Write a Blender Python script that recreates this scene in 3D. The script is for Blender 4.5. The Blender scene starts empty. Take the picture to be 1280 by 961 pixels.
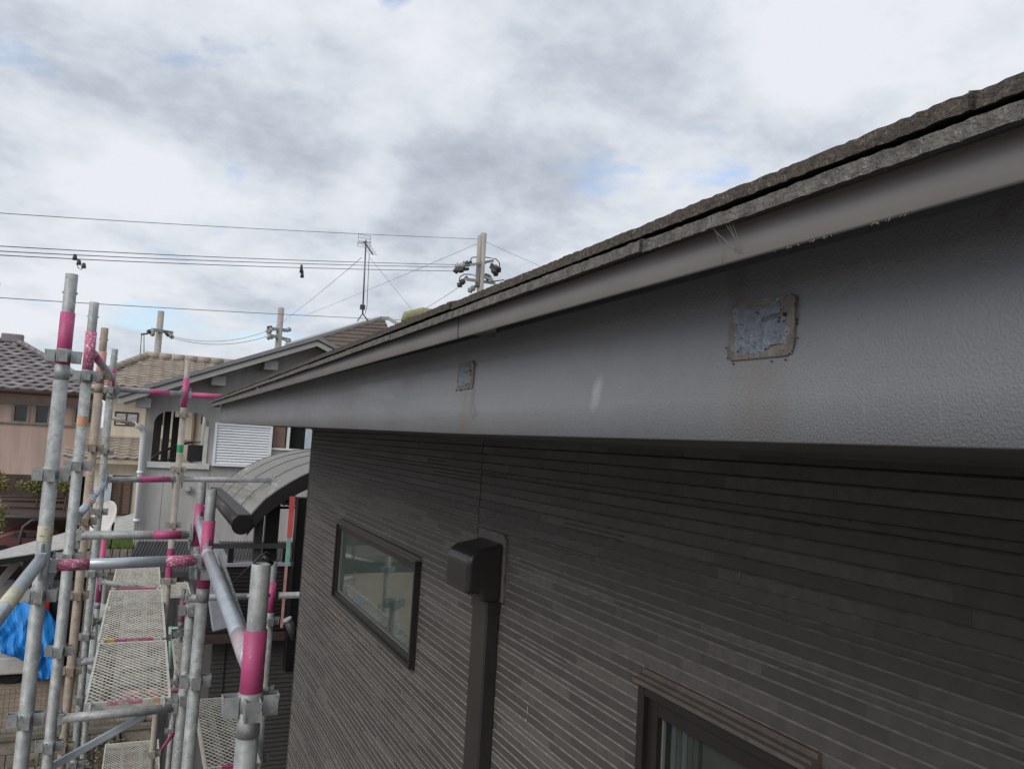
import bpy, bmesh, math, random
from mathutils import Vector, Matrix
random.seed(7)
S = bpy.context.scene
C = S.collection
R = math.radians

# ------------------------------------------------------------------ camera
YAW, PITCH, ROLL, FPX = R(24.836), R(4.546), R(3.298), 967.7
_f = Vector((math.sin(YAW)*math.cos(PITCH), math.cos(YAW)*math.cos(PITCH), math.sin(PITCH)))
_r = Vector((math.cos(YAW), -math.sin(YAW), 0)); _u = _r.cross(_f)
_r2 = _r*math.cos(ROLL)+_u*math.sin(ROLL); _u2 = -_r*math.sin(ROLL)+_u*math.cos(ROLL)
cam = bpy.data.cameras.new('camera'); camo = bpy.data.objects.new('camera', cam); C.objects.link(camo)
camo.matrix_world = Matrix(((_r2.x,_u2.x,-_f.x,0),(_r2.y,_u2.y,-_f.y,0),(_r2.z,_u2.z,-_f.z,0),(0,0,0,1)))
cam.sensor_width = 36; cam.lens = FPX/1280*36; cam.clip_start = .02; cam.clip_end = 3000
S.camera = camo

# ------------------------------------------------------------------ world, sun, exposure
SUN_EL, SUN_AZ = R(37), R(238)          # azimuth measured from +Y towards +X
W = bpy.data.worlds.new('World'); S.world = W; W.use_nodes = True
nt = W.node_tree; N = nt.nodes; L = nt.links; N.clear()
def nn(t, **k):
    n = N.new(t)
    for a, b in k.items(): setattr(n, a, b)
    return n
out = nn('ShaderNodeOutputWorld'); bg = nn('ShaderNodeBackground'); bg.inputs[1].default_value = .1
sky = nn('ShaderNodeTexSky', sky_type='NISHITA', sun_disc=False, sun_elevation=SUN_EL, sun_rotation=SUN_AZ)
sky.air_density = 1.2; sky.dust_density = 2.0
tc = nn('ShaderNodeTexCoord'); sep = nn('ShaderNodeSeparateXYZ'); L.new(tc.outputs['Generated'], sep.inputs[0])
def mth(op, a, b=None, clamp=False, c=None):
    n = nn('ShaderNodeMath', operation=op, use_clamp=clamp)
    for i, v in enumerate((a, b, c)):
        if v is None: continue
        if isinstance(v, (int, float)): n.inputs[i].default_value = v
        else: L.new(v, n.inputs[i])
    return n.outputs[0]
zz = mth('ADD', mth('MAXIMUM', sep.outputs[2], 0.0), .30)
cx_, cy_ = mth('DIVIDE', sep.outputs[0], zz), mth('DIVIDE', sep.outputs[1], zz)
cmb = nn('ShaderNodeCombineXYZ'); L.new(cx_, cmb.inputs[0]); L.new(cy_, cmb.inputs[1])
def cloud_noise(scale, loc, detail=9, rough=.55, dist=.3):
    mp = nn('ShaderNodeMapping'); mp.inputs['Location'].default_value = loc; L.new(cmb.outputs[0], mp.inputs[0])
    t = nn('ShaderNodeTexNoise', noise_dimensions='3D'); t.inputs['Scale'].default_value = scale
    t.inputs['Detail'].default_value = detail; t.inputs['Roughness'].default_value = rough; t.inputs['Distortion'].default_value = dist
    L.new(mp.outputs[0], t.inputs['Vector']); return t.outputs['Fac']
def ramp(x, stops):
    r = nn('ShaderNodeValToRGB'); L.new(x, r.inputs[0]); e = r.color_ramp.elements
    while len(e) < len(stops): e.new(.5)
    for q, (p, c) in zip(e, stops): q.position = p; q.color = (*c, 1) if len(c) == 3 else c
    return r.outputs[0]
shade = cloud_noise(1.15, (3.1, 1.7, 0), rough=.5, dist=.2); fine = cloud_noise(4.2, (5, 2, 1), rough=.62, dist=.1)
dens = cloud_noise(1.7, (7.3, 4.4, 0), rough=.55, dist=.4)
def mass(az, el, width, amp):            # one broad cloud mass: its direction in the sky, angular width, how much darker (-) or brighter (+)
    v = nn('ShaderNodeVectorMath', operation='DOT_PRODUCT'); L.new(tc.outputs['Generated'], v.inputs[0])
    az, el = R(az), R(el); v.inputs[1].default_value = (math.sin(az)*math.cos(el), math.cos(az)*math.cos(el), math.sin(el))
    c = math.cos(R(width)); return mth('MULTIPLY', mth('POWER', mth('DIVIDE', mth('SUBTRACT', v.outputs['Value'], c), 1-c, clamp=True), 1.5), amp)
sh = mth('ADD', mth('MULTIPLY', shade, .5), mth('MULTIPLY', fine, .5))
for a_ in ((-8, 36, 6, .03), (-1, 25, 9, -.08), (8, 22, 6, -.03), (27, 17, 7, -.045), (22, 21, 4, -.02), (17, 28, 8, .06), (44, 30, 16, .035), (5, 36, 10, .05), (38, 24, 6, -.03), (-3, 17, 5, .05), (14, 18, 5, .06)):
    sh = mth('ADD', sh, mass(*a_))
ccol = ramp(sh, [(.36, (2.95, 3.25, 3.75)), (.44, (3.75, 4.1, 4.65)), (.51, (4.75, 5.05, 5.5)), (.60, (5.6, 5.8, 6.15))])
dn = mth('ADD', mth('MULTIPLY', dens, .7), mth('MULTIPLY', fine, .3))
for a_ in ((2, 14, 6, -.08), (20, 12, 5, -.07), (-3, 9, 5, -.05), (14, 30.5, 2.5, -.16), (8, 37, 4, -.12), (4, 18, 3, -.07), (50, 30, 20, .15), (-9, 36, 9, .2), (-12, 40, 9, .15), (-8, 28, 8, .16)): dn = mth('ADD', dn, mass(*a_))
mask = ramp(dn, [(.36, (.12,.12,.12)), (.455, (1,1,1))])
skb = nn('ShaderNodeMix', data_type='RGBA', blend_type='MULTIPLY'); skb.inputs[0].default_value = 1
L.new(sky.outputs[0], skb.inputs[6]); skb.inputs[7].default_value = (1.25, 1.35, 1.55, 1)
mx = nn('ShaderNodeMix', data_type='RGBA'); L.new(mask, mx.inputs[0]); L.new(skb.outputs[2], mx.inputs[6]); L.new(ccol, mx.inputs[7])
L.new(mx.outputs[2], bg.inputs[0]); L.new(bg.outputs[0], out.inputs[0])
sun = bpy.data.lights.new('sun', 'SUN'); sun.energy = 1.35; sun.angle = R(40); sun.color = (1, .96, .9)
suno = bpy.data.objects.new('sun', sun); C.objects.link(suno)
sd = Vector((math.sin(SUN_AZ)*math.cos(SUN_EL), math.cos(SUN_AZ)*math.cos(SUN_EL), math.sin(SUN_EL)))
suno.rotation_euler = sd.to_track_quat('Z', 'Y').to_euler()
S.view_settings.view_transform = 'Standard'; S.view_settings.look = 'None'
S.view_settings.exposure = .55; S.view_settings.gamma = 1

# ------------------------------------------------------------------ survey helper: a sight line of the photograph cut by a known plane of the place
def ray(px, py): return _r2*((px-640)/FPX) - _u2*((py-480.5)/FPX) + _f
def at(px, py, X=None, Y=None, Z=None):
    d = ray(px, py)
    s = X/d.x if X is not None else (Y/d.y if Y is not None else Z/d.z)
    return d*s

# ------------------------------------------------------------------ materials
def mat(name, base, rough=.65, metal=0, var=.18, vs=6, bump=0, bs=60, bd=.002, specks=(), spec=.5, stretch=None, coat=0):
    m = bpy.data.materials.new(name); m.use_nodes = True
    t = m.node_tree; n = t.nodes; l = t.links; b = n['Principled BSDF']
    g = n.new('ShaderNodeNewGeometry'); v = g.outputs['Position']
    if stretch:
        mp = n.new('ShaderNodeMapping'); mp.inputs['Scale'].default_value = stretch; l.new(v, mp.inputs[0]); v = mp.outputs[0]
    def noise(s, d=5, r=.6, vec=None):
        q = n.new('ShaderNodeTexNoise'); q.inputs['Scale'].default_value = s; q.inputs['Detail'].default_value = d
        q.inputs['Roughness'].default_value = r; l.new(vec or v, q.inputs['Vector']); return q.outputs['Fac']
    r = n.new('ShaderNodeValToRGB'); l.new(noise(vs), r.inputs[0]); e = r.color_ramp.elements
    e[0].position = .3; e[1].position = .7
    e[0].color = (*[c*(1-var) for c in base], 1); e[1].color = (*[min(1, c*(1+var)) for c in base], 1)
    col = r.outputs[0]
    if name.endswith('render') or name.endswith('band'):
        mp = n.new('ShaderNodeMapping'); mp.inputs['Scale'].default_value = (3, 3, .35); l.new(g.outputs['Position'], mp.inputs[0])
        q = n.new('ShaderNodeValToRGB'); l.new(noise(1.6, 7, .65, mp.outputs[0]), q.inputs[0]); q.color_ramp.elements[0].position = .3; q.color_ramp.elements[0].color = (.78,.77,.75,1); q.color_ramp.elements[1].position = .62
        x = n.new('ShaderNodeMix'); x.data_type = 'RGBA'; x.blend_type = 'MULTIPLY'; x.inputs[0].default_value = 1; l.new(col, x.inputs[6]); l.new(q.outputs[0], x.inputs[7]); col = x.outputs[2]
    for (sc, ss, th) in specks:
        q = n.new('ShaderNodeValToRGB'); l.new(noise(ss, 4, .65, g.outputs['Position'] if not stretch else v), q.inputs[0])
        q.color_ramp.elements[0].position = th; q.color_ramp.elements[1].position = th+.03
        x = n.new('ShaderNodeMix'); x.data_type = 'RGBA'; l.new(q.outputs[0], x.inputs[0]); l.new(col, x.inputs[6])
        x.inputs[7].default_value = (*sc, 1); col = x.outputs[2]
    l.new(col, b.inputs['Base Color'])
    b.inputs['Roughness'].default_value = rough; b.inputs['Metallic'].default_value = metal
    b.inputs['Specular IOR Level'].default_value = spec; b.inputs['Coat Weight'].default_value = coat
    if bump:
        bp = n.new('ShaderNodeBump'); bp.inputs['Strength'].default_value = bump; bp.inputs['Distance'].default_value = bd
        l.new(noise(bs, 4), bp.inputs['Height']); l.new(bp.outputs[0], b.inputs['Normal'])
    return m
GALV = (.31, .322, .32)
mt = dict(
 galv=mat('galvanised_steel', GALV, .55, .2, .32, 22, .35, 90, .001, [((.46,.455,.43), 55, .64), ((.15,.135,.12), 75, .67), ((.25,.257,.255), 30, .58)]),
 galv2=mat('dull_galvanised_steel', (.25,.26,.255), .6, .15, .32, 20, .35, 80, .001, [((.5,.47,.38), 52, .62), ((.12,.10,.08), 60, .62)]),
 galv_bright=mat('bright_galvanised_steel', (.42,.46,.5), .38, .45, .2, 12, .15, 60, .001, [((.7,.7,.68), 30, .68)]),
 beige=mat('beige_painted_steel', (.28,.225,.175), .6, 0, .25, 18, .25, 60, .001, [((.42,.38,.33), 50, .63), ((.14,.12,.10), 60, .62)]),
 sand=mat('sand_painted_steel', (.35,.315,.265), .6, 0, .22, 12, .2, 60, .001, [((.3,.3,.29), 26, .60)]),
 pink=mat('pink_paint', (.43,.065,.18), .5, 0, .18, 12, .15, 70, .001, [((.50,.42,.44), 70, .66)]),
 pink_worn=mat('chipped_pink_paint', (.45,.09,.19), .55, 0, .2, 14, .3, 70, .001, [((.6,.58,.56), 110, .56), ((.3,.3,.3), 70, .62)]),
 pink_pale=mat('faded_pink_paint', (.48,.24,.22), .6, 0, .2, 14, .2, 70, .001, [((.4,.37,.33), 36, .6)]),
 pink_pale2=mat('dull_pink_paint', (.42,.13,.19), .6, 0, .2, 14, specks=[((.42,.38,.36), 26, .56)]),
 pink_faint=mat('rubbed_pink_paint', (.46,.32,.36), .5, 0, .15, 14, .2, 70, .001, [((.42,.44,.46), 50, .5)]),
 orange=mat('orange_paint', (.6,.26,.10), .6, specks=[((.4,.38,.35), 60, .5)]), yellow=mat('yellow_paint', (.6,.45,.08), .6),
 green=mat('green_tape', (.02,.28,.12), .5), cream_tape=mat('cream_tape', (.55,.52,.38), .7, specks=[((.2,.2,.2), 60, .6)]),
 mesh=mat('paint_spattered_mesh', (.54,.51,.44), .6, 0, .25, 18, specks=[((.3,.29,.27), 40, .64)]),
 deckframe=mat('pale_deck_frame', (.5,.48,.43), .6, 0, .2, 15, specks=[((.3,.28,.26), 40, .62)]),
 fascia=mat('blue_grey_fascia_paint', (.190,.195,.211), .31, 0, .10, 5, .9, 620, .0009, [((.15,.15,.153), 9, .62)], coat=.1),
 fascia_smooth=mat('grey_brown_drip_edge', (.23,.212,.204), .42, .1, .10, 7, .12, 260, .0006, [((.2,.19,.18), 70, .74)]),
 slate_edge=mat('weathered_slate_edge', (.14,.13,.118), .95, 0, .5, 90, 1, 420, .004, [((.10,.09,.08), 330, .58), ((.32,.30,.275), 300, .64)]),
 slate_dark=mat('dark_brown_slate', (.085,.068,.056), .95, 0, .4, 160, 1, 420, .005, [((.17,.15,.12), 330, .60), ((.04,.033,.03), 260, .6)]),
 soffit=mat('grey_soffit', (.09,.09,.09), .8),
 patchrim=mat('brown_sealant_scar', (.165,.145,.13), .8, 0, .4, 60, .8, 220, .003, [((.3,.29,.27), 120, .66)]),
 patchin=mat('blue_grey_peeled_paint', (.33,.375,.44), .33, 0, .3, 200, 1, 420, .008, [((.07,.075,.085), 150, .62)]),
 stain=mat('brownish_run_stain', (.15,.143,.140), .5, 0, .2, 30),
 streak=mat('pale_scuff', (.2,.21,.22), .6, 0, .3, 60),
 web=mat('dusty_cobweb', (.34,.33,.31), .9),
 sidelit=mat('skylit_siding_ledge', (.24,.22,.20), .9, 0, .3, 40),  # paler tone paints sky light onto the siding ledges
 side0=mat('charcoal_siding', (.064,.058,.053), .72, 0, .14, 30, .4, 420, .0008),
 side1=mat('warm_charcoal_siding', (.080,.073,.067), .75, 0, .16, 34, .6, 380, .001),
 side2=mat('grey_siding', (.100,.091,.084), .8, 0, .18, 60, .8, 340, .0012),
 sidegap=mat('siding_groove', (.025,.023,.022), .9),
 duct=mat('dark_brown_plastic', (.027,.024,.023), .28, 0, .12, 8, .08, 200, .0004, [((.09,.085,.08), 130, .72)]),
 dust=mat('dusty_brown_plastic', (.10,.09,.082), .7, 0, .3, 40, .3, 200, .0008),
 winframe=mat('bronze_window_frame', (.030,.026,.024), .35, .3, .1, 10),
 winhead=mat('dusty_bronze_head', (.13,.11,.095), .5, .2, .2, 30, specks=[((.1,.085,.075), 60, .6)]),
 gasket=mat('grey_gasket', (.16,.16,.15), .6),
 blackm=mat('black_aluminium', (.016,.014,.014), .35, .2, .1, 8),
 darkm=mat('dark_brown_aluminium', (.03,.025,.025), .35, .2, .15, 8),
 polyc=mat('smoky_polycarbonate', (.47,.46,.43), .08, 0, .1, 3, specks=[((.52,.50,.45), 3.3, .60)]),
 hw=mat('grey_render', (.45,.435,.42), .9, 0, .06, 2, .4, 60, .004),
 hw_dark=mat('dark_grey_render', (.27,.26,.25), .9, 0, .08, 3, .3, 60, .003),
 hroof=mat('grey_metal_roof_trim', (.20,.20,.20), .5, .1, .12, 4),
 hroof2=mat('pale_roof_trim', (.33,.32,.30), .6, 0, .1, 4),
 purlin=mat('pale_purlin_end', (.27,.26,.24), .7),
 white=mat('white_aluminium', (.76,.78,.80), .45, 0, .04, 4), whitepipe=mat('white_rain_pipe', (.66,.67,.68), .4, 0, .06, 5),
 whitesill=mat('pale_sill', (.6,.6,.57), .6),
 brownrib=mat('brown_ribbed_roofing', (.105,.078,.065), .85, 0, .25, 9),
 lean=mat('dark_grey_ribbed_sheet', (.075,.075,.08), .6, 0, .15, 6),
 cream=mat('cream_render', (.74,.65,.52), .9, 0, .06, 1.5, .2, 40, .003),
 creamtrim=mat('cream_trim', (.45,.38,.3), .8), louvre=mat('brown_louvre', (.22,.14,.105), .6, 0, .12, 5),
 btile=mat('beige_clay_tile', (.31,.262,.215), .75, 0, .2, 3, .3, 30, .004), btile2=mat('light_beige_clay_tile', (.35,.30,.25), .75, 0, .15, 3),
 ptile=mat('purple_grey_tile', (.19,.165,.172), .4, 0, .3, 3, .3, 30, .004), ptile2=mat('pale_purple_grey_tile', (.26,.235,.24), .4, 0, .3, 3),
 pinkw=mat('dusty_pink_render', (.50,.37,.32), .9, 0, .06, 1.5, .2, 40, .003),
 brownw=mat('dark_brown_band', (.07,.045,.038), .8), frameb=mat('grey_brown_window_frame', (.24,.21,.18), .6),
 glass=mat('dark_window_glass', (.018,.022,.02), .06, 0, .3, 3, spec=.6),
 glass2=mat('obscure_grey_green_glass', (.065,.085,.075), .03, 0, .15, 5, .0, 500, .0002, spec=.8),
 glass3=mat('clear_dark_glass', (.03,.04,.035), .03, spec=.8),
 curtain=mat('pale_blue_curtain_and_reflection', (.5,.56,.62), .8), reflect2=mat('grey_green_reflection', (.25,.28,.25), .8),
 carport=mat('brown_carport_sheet', (.075,.055,.05), .35, 0, .15, 2), dgrey=mat('dark_grey_metal', (.05,.05,.05), .5),
 paletile=mat('pale_grey_shingle', (.42,.42,.41), .8, 0, .15, 6),
 tarp=mat('blue_tarpaulin', (.008,.20,.58), .5, 0, .2, 4, .7, 28, .012),
 blackcar=mat('black_car_paint', (.012,.012,.014), .2, 0, .1, 3), redlamp=mat('red_lamp_plastic', (.5,.02,.02), .3),
 palecar=mat('pale_car_paint', (.55,.53,.5), .35), tyre=mat('black_rubber', (.015,.015,.015), .85),
 block=mat('weathered_concrete_block', (.235,.20,.165), .95, 0, .35, 5, .9, 50, .008, [((.12,.11,.085), 4, .6)]),
 block2=mat('mossy_concrete_block', (.17,.15,.115), .95, 0, .4, 6, .9, 50, .008, [((.08,.085,.04), 5, .58)]),
 coping=mat('stained_coping', (.155,.14,.115), .95, 0, .3, 5, .6, 40, .006),
 wire=mat('rusty_brown_wire', (.14,.10,.075), .8), earth=mat('brown_packed_earth', (.19,.15,.105), 1, 0, .3, 2, .8, 12, .03, [((.28,.25,.2), 9, .62)]),
 ground=mat('grey_gravel_ground', (.17,.155,.135), 1, 0, .3, 3, .8, 25, .03, [((.4,.38,.34), 18, .62), ((.1,.1,.08), 8, .6)]),
 leaf=mat('olive_leaf', (.15,.145,.045), .6, 0, .5, 9), leaf2=mat('bright_grass', (.10,.18,.035), .7, 0, .4, 12), bark=mat('bark', (.09,.065,.045), .95),
 concrete_pole=mat('concrete_pole', (.32,.30,.27), .85, 0, .12, 3), steel_dark=mat('dark_fitting', (.05,.05,.05), .6), insul=mat('grey_fitting', (.3,.3,.29), .6),
 cable=mat('black_cable', (.035,.04,.045), .6), antenna=mat('antenna_metal', (.14,.14,.14), .45, .4),
 moss=mat('mossy_ridge_tile', (.23,.23,.12), .9, 0, .2, 20), sheet=mat('silver_grey_sheet', (.33,.34,.38), .5, 0, .15, 10),
 teal=mat('pale_teal_paint', (.22,.42,.38), .6), redcloth=mat('faded_red_plastic', (.6,.1,.1), .6), rust=mat('white_box_plastic', (.5,.5,.48), .6),
 green_rail=mat('pale_green_rail', (.25,.4,.33), .6),
)
_p = mt['polyc'].node_tree.nodes['Principled BSDF']; _p.inputs['Coat Weight'].default_value = .4; _p.inputs['Alpha'].default_value = .94

mt['glass3'].node_tree.nodes['Principled BSDF'].inputs['Alpha'].default_value = .45
# ------------------------------------------------------------------ mesh helpers
class MB:
    def __init__(s): s.v = []; s.f = []; s.m = []; s.sm = []
    def quad(s, pts, m=0, sm=False):
        i = len(s.v); s.v += [Vector(p) for p in pts]; s.f.append(tuple(range(i, i+len(pts)))); s.m.append(m); s.sm.append(sm); return s
    def hexa(s, p, m=0):      # 8 corners: bottom ring then top ring
        i = len(s.v); s.v += [Vector(q) for q in p]
        for f in ((3,2,1,0),(4,5,6,7),(0,1,5,4),(1,2,6,5),(2,3,7,6),(3,0,4,7)):
            s.f.append(tuple(i+k for k in f)); s.m.append(m); s.sm.append(False)
        return s
    def box(s, a, b, m=0):
        x0,y0,z0 = a; x1,y1,z1 = b
        if x0>x1: x0,x1=x1,x0
        if y0>y1: y0,y1=y1,y0
        if z0>z1: z0,z1=z1,z0
        return s.hexa([(x0,y0,z0),(x1,y0,z0),(x1,y1,z0),(x0,y1,z0),(x0,y0,z1),(x1,y0,z1),(x1,y1,z1),(x0,y1,z1)], m)
    def bar(s, p, q, w, h, up=(0,0,1), m=0):
        p, q = Vector(p), Vector(q); d = (q-p).normalized(); u = Vector(up)
        if abs(d.dot(u)) > .98: u = Vector((0,1,0))
        a = d.cross(u).normalized()*w/2; b = a.cross(d).normalized()*h/2
        return s.hexa([p-a-b, p+a-b, q+a-b, q-a-b, p-a+b, p+a+b, q+a+b, q-a+b], m)
    def tube(s, pts, r, n=12, m=0, cap=True, hollow=False, sm=True):
        pts = [Vector(p) for p in pts]; rr = r if isinstance(r, (list, tuple)) else [r]*len(pts)
        rings = []; ref = None
        for k, p in enumerate(pts):
            d = (pts[min(k+1, len(pts)-1)]-pts[max(k-1, 0)]).normalized()
            if ref is None: ref = Vector((0,0,1)) if abs(d.z) < .9 else Vector((1,0,0))
            a = d.cross(ref).normalized(); b = d.cross(a).normalized(); ref = a.cross(d)*1.0 if False else ref
            i = len(s.v); rings.append(i)
            for j in range(n):
                t = 2*math.pi*j/n; s.v.append(p+(a*math.cos(t)+b*math.sin(t))*rr[k])
        for k in range(len(rings)-1):
            A, B = rings[k], rings[k+1]
            for j in range(n):
                s.f.append((A+j, A+(j+1)%n, B+(j+1)%n, B+j)); s.m.append(m); s.sm.append(sm)
        if cap:
            s.f.append(tuple(rings[0]+j for j in range(n))[::-1]); s.m.append(m); s.sm.append(False)
            s.f.append(tuple(rings[-1]+j for j in range(n))); s.m.append(m); s.sm.append(False)
        return s
    def prism(s, poly, off, m=0):   # polygon extruded by a vector
        i = len(s.v); n = len(poly); o = Vector(off)
        s.v += [Vector(p) for p in poly]+[Vector(p)+o for p in poly]
        s.f.append(tuple(range(i, i+n))); s.f.append(tuple(range(i+2*n-1, i+n-1, -1))); s.m += [m, m]; s.sm += [False, False]
        for k in range(n):
            s.f.append((i+k, i+n+k, i+n+(k+1)%n, i+(k+1)%n)); s.m.append(m); s.sm.append(False)
        return s
def base_of(o):
    v = Vector((0,0,0))
    while o: v += o.location; o = o.parent
    return v
def obj(name, mb, mats, parent=None, label=None, cat=None, group=None, kind=None, origin=None):
    me = bpy.data.meshes.new(name)
    org = Vector(origin) if origin is not None else (base_of(parent) if parent else Vector((0,0,0)))
    if parent is None and origin is None and mb.v:
        xs = [v.x for v in mb.v]; ys = [v.y for v in mb.v]; zs = [v.z for v in mb.v]
        org = Vector(((min(xs)+max(xs))/2, (min(ys)+max(ys))/2, min(zs)))
    me.from_pydata([tuple(v-org) for v in mb.v], [], mb.f)
    if not isinstance(mats, (list, tuple)): mats = [mats]
    for m in mats: me.materials.append(mt[m] if isinstance(m, str) else m)
    for p, mi, sm in zip(me.polygons, mb.m, mb.sm): p.material_index = mi; p.use_smooth = sm
    bm = bmesh.new(); bm.from_mesh(me); (bmesh.ops.remove_doubles(bm, verts=bm.verts, dist=1e-5) if any(mb.sm) else None); bmesh.ops.recalc_face_normals(bm, faces=bm.faces); bm.to_mesh(me); bm.free()
    o = bpy.data.objects.new(name, me); C.objects.link(o)
    if parent: o.parent = parent; o.location = org-base_of(parent)
    else: o.location = org
    tag(o, label, cat, group, kind); return o
def tag(o, label=None, cat=None, group=None, kind=None):
    for k, v in (('label', label), ('category', cat), ('group', group), ('kind', kind)):
        if v: o[k] = v
def thing(name, loc, label, cat, group=None):
    o = bpy.data.objects.new(name, None); C.objects.link(o); o.location = Vector(loc); o.empty_display_size = .1
    tag(o, label, cat, group); return o
def struct(name, mb, mats): return obj(name, mb, mats, kind='structure')
def bevel(o, w, seg=2):
    md = o.modifiers.new('bevel', 'BEVEL'); md.width = w; md.segments = seg; md.limit_method = 'ANGLE'; return o

# ------------------------------------------------------------------ ground
g = MB(); g.quad([(-600,-300,-5.4),(600,-300,-5.4),(600,900,-5.4),(-600,900,-5.4)]); struct('ground', g, 'ground')
g = MB(); g.quad([(-30,12.62,-4.35),(40,12.62,-4.35),(40,60,-4.35),(-30,60,-4.35)]); g.quad([(-30,12.62,-5.39),(40,12.62,-5.39),(40,12.62,-4.35),(-30,12.62,-4.35)])
struct('raised_yard_ground', g, 'earth')

# ------------------------------------------------------------------ our house: eave, wall, windows
EX, WX = .35, .80
WY0, WY1 = -1.2, 4.25
house = thing('charcoal_house', (WX+2, 2, -5.4), 'charcoal ribbed house with blue grey fascia and slate edge, filling the right half', 'house')
EY0, EY1 = -1.4, 4.58
def zf(y): return .0115+.0062*max(y-.9, 0)           # the fascia's lower edge sags a little
# fascia board, textured: gently bowed section
m = MB(); nseg = 40; prof = [(.030,.0008),(.0012,.0),(.0,.0008),(.0,.03),(.0004,.05),(.0010,.07),(.0020,.09),(.0034,.118)]
rows = []
for i in range(nseg+1):
    y = EY0+(EY1-EY0)*i/nseg
    rows.append([(EX+dx, y, zf(y)+dz*(1 if dz < .1 else 1)) for dx, dz in prof])
for i in range(nseg):
    for j in range(len(prof)-1):
        m.quad([rows[i][j], rows[i+1][j], rows[i+1][j+1], rows[i][j+1]], 0, True)
fascia = obj('fascia_board', m, 'fascia', house)
m = MB(); m.quad([(EX, EY1, zf(EY1)), (3.8, EY1, zf(EY1)), (3.8, EY1, 1.1), (EX, EY1, .14)]); obj('gable_fascia', m, 'fascia', house)
# drip edge strip over the fascia, in lengths with butt joints
ys = [EY0, -.05, at(572,425,X=.300).y, 2.35, EY1+.012]
for a, b in zip(ys, ys[1:]):
    m = MB(); a2, b2 = a+.0012, b-.0012; k = 6
    for i in range(k):
        y0 = a2+(b2-a2)*i/k; y1 = a2+(b2-a2)*(i+1)/k
        z0, z1 = .1138+.0015*y0, .1138+.0015*y1
        P = lambda y, z: [(.345, y, z+.022), (.3012, y, z), (.3000, y, z+.0012), (.3000, y, z+.014), (.3003, y, z+.0225)]
        A, B = P(y0, z0), P(y1, z1)
        for j in range(4): m.quad([A[j], B[j], B[j+1], A[j+1]], 0, j != 0)
    m.quad([(.345,b2,.121),(.3005,b2,.121),(.3005,b2,.144),(.345,b2,.144)])
    o = obj('drip_edge', m, 'fascia_smooth', house)
for y in ys[1:-1]:
    m = MB(); m.box((.3007, y-.004, .117), (.303, y+.004, .137)); obj('joint_backing', m, 'sidegap', house)
# roof slates: starter course and first course, each slate a piece with a ragged front edge
def slate(y0, y1, z, th, x0, xb, slope, rag, seed):
    rnd = random.Random(seed); m = MB(); n = max(4, int((y1-y0)/.004)); top = []; 
    j = [(rnd.uniform(-rag, rag), rnd.uniform(-.00035, .00035)+.00022*math.sin(i*.17+seed)) for i in range(n+1)]
    for i in range(n):
        ya = y0+(y1-y0)*i/n; yb = y0+(y1-y0)*(i+1)/n
        xa, xc = x0+j[i][0], x0+j[i+1][0]; ta, tb = z+th+j[i][1]*.7, z+th+j[i+1][1]*.7; za, zb_ = z-j[i][1]*.4, z-j[i+1][1]*.4
        m.quad([(xa,ya,za),(xc,yb,zb_),(xc+.0012,yb,tb),(xa+.0012,ya,ta)])
        m.quad([(xa+.0012,ya,ta),(xc+.0012,yb,tb),(xb,yb,z+th+slope*(xb-x0)),(xb,ya,z+th+slope*(xb-x0))], 1)
        m.quad([(xa,ya,za),(xc,yb,zb_),(xb,yb,z+slope*(xb-x0)),(xb,ya,z+slope*(xb-x0))], 1)
    for y, q in ((y0, j[0]), (y1, j[-1])):
        m.quad([(x0+q[0],y,z),(x0+q[0],y,z+th),(xb,y,z+th+slope*(xb-x0)),(xb,y,z+slope*(xb-x0))], 1)
    return m
y = EY0+.03; k = 0
LZ, UZ = .1385, .1485
while y < EY1+.02:
    y1 = min(y+.6, EY1+.04); obj('roof_slate', slate(y, y1-.002, .1342+.0016*y, .0085, .288+random.uniform(-.0006,.0006), .80, .3, .0007, k), ['slate_edge','slate_dark'], house); y = y1; k += 1
y = EY0-.2
while y < EY1+.02:
    y1 = min(y+.6, EY1+.03); obj('roof_slate', slate(y, y1-.003, .1455+.0016*y, .0082, .2885+random.uniform(-.0008,.0006), .90, .3, .0009, k+50), ['slate_dark','slate_dark'], house); y = y1; k += 1
# roof sheet further up with course steps
m = MB()
for i in range(16):
    xa = .55+i*.2; z = .163+.3*(xa-.288); m.quad([(xa,EY0,z+.006),(xa,EY1,z+.006),(xa+.22,EY1,z+.066),(xa+.22,EY0,z+.066)]); m.quad([(xa,EY0,z),(xa,EY1,z),(xa,EY1,z+.006),(xa,EY0,z+.006)])
obj('roof_surface', m, 'slate_dark', house)
m = MB()
for a_, b_ in ((EY0,.9),(.9,EY1)): m.quad([(EX+.028,a_,zf(a_)+.001),(EX+.028,b_,zf(b_)+.001),(WX+.02,b_,zf(b_)+.001),(WX+.02,a_,zf(a_)+.001)])
m.quad([(WX-.012,EY0,zf(0)-.004),(WX-.012,.9,zf(.9)-.004),(WX-.012,WY1,zf(WY1)-.004),(WX-.012,WY1,zf(WY1)+.001),(WX-.012,EY0,zf(0)+.001)]); obj('soffit', m, 'soffit', house)
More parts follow.
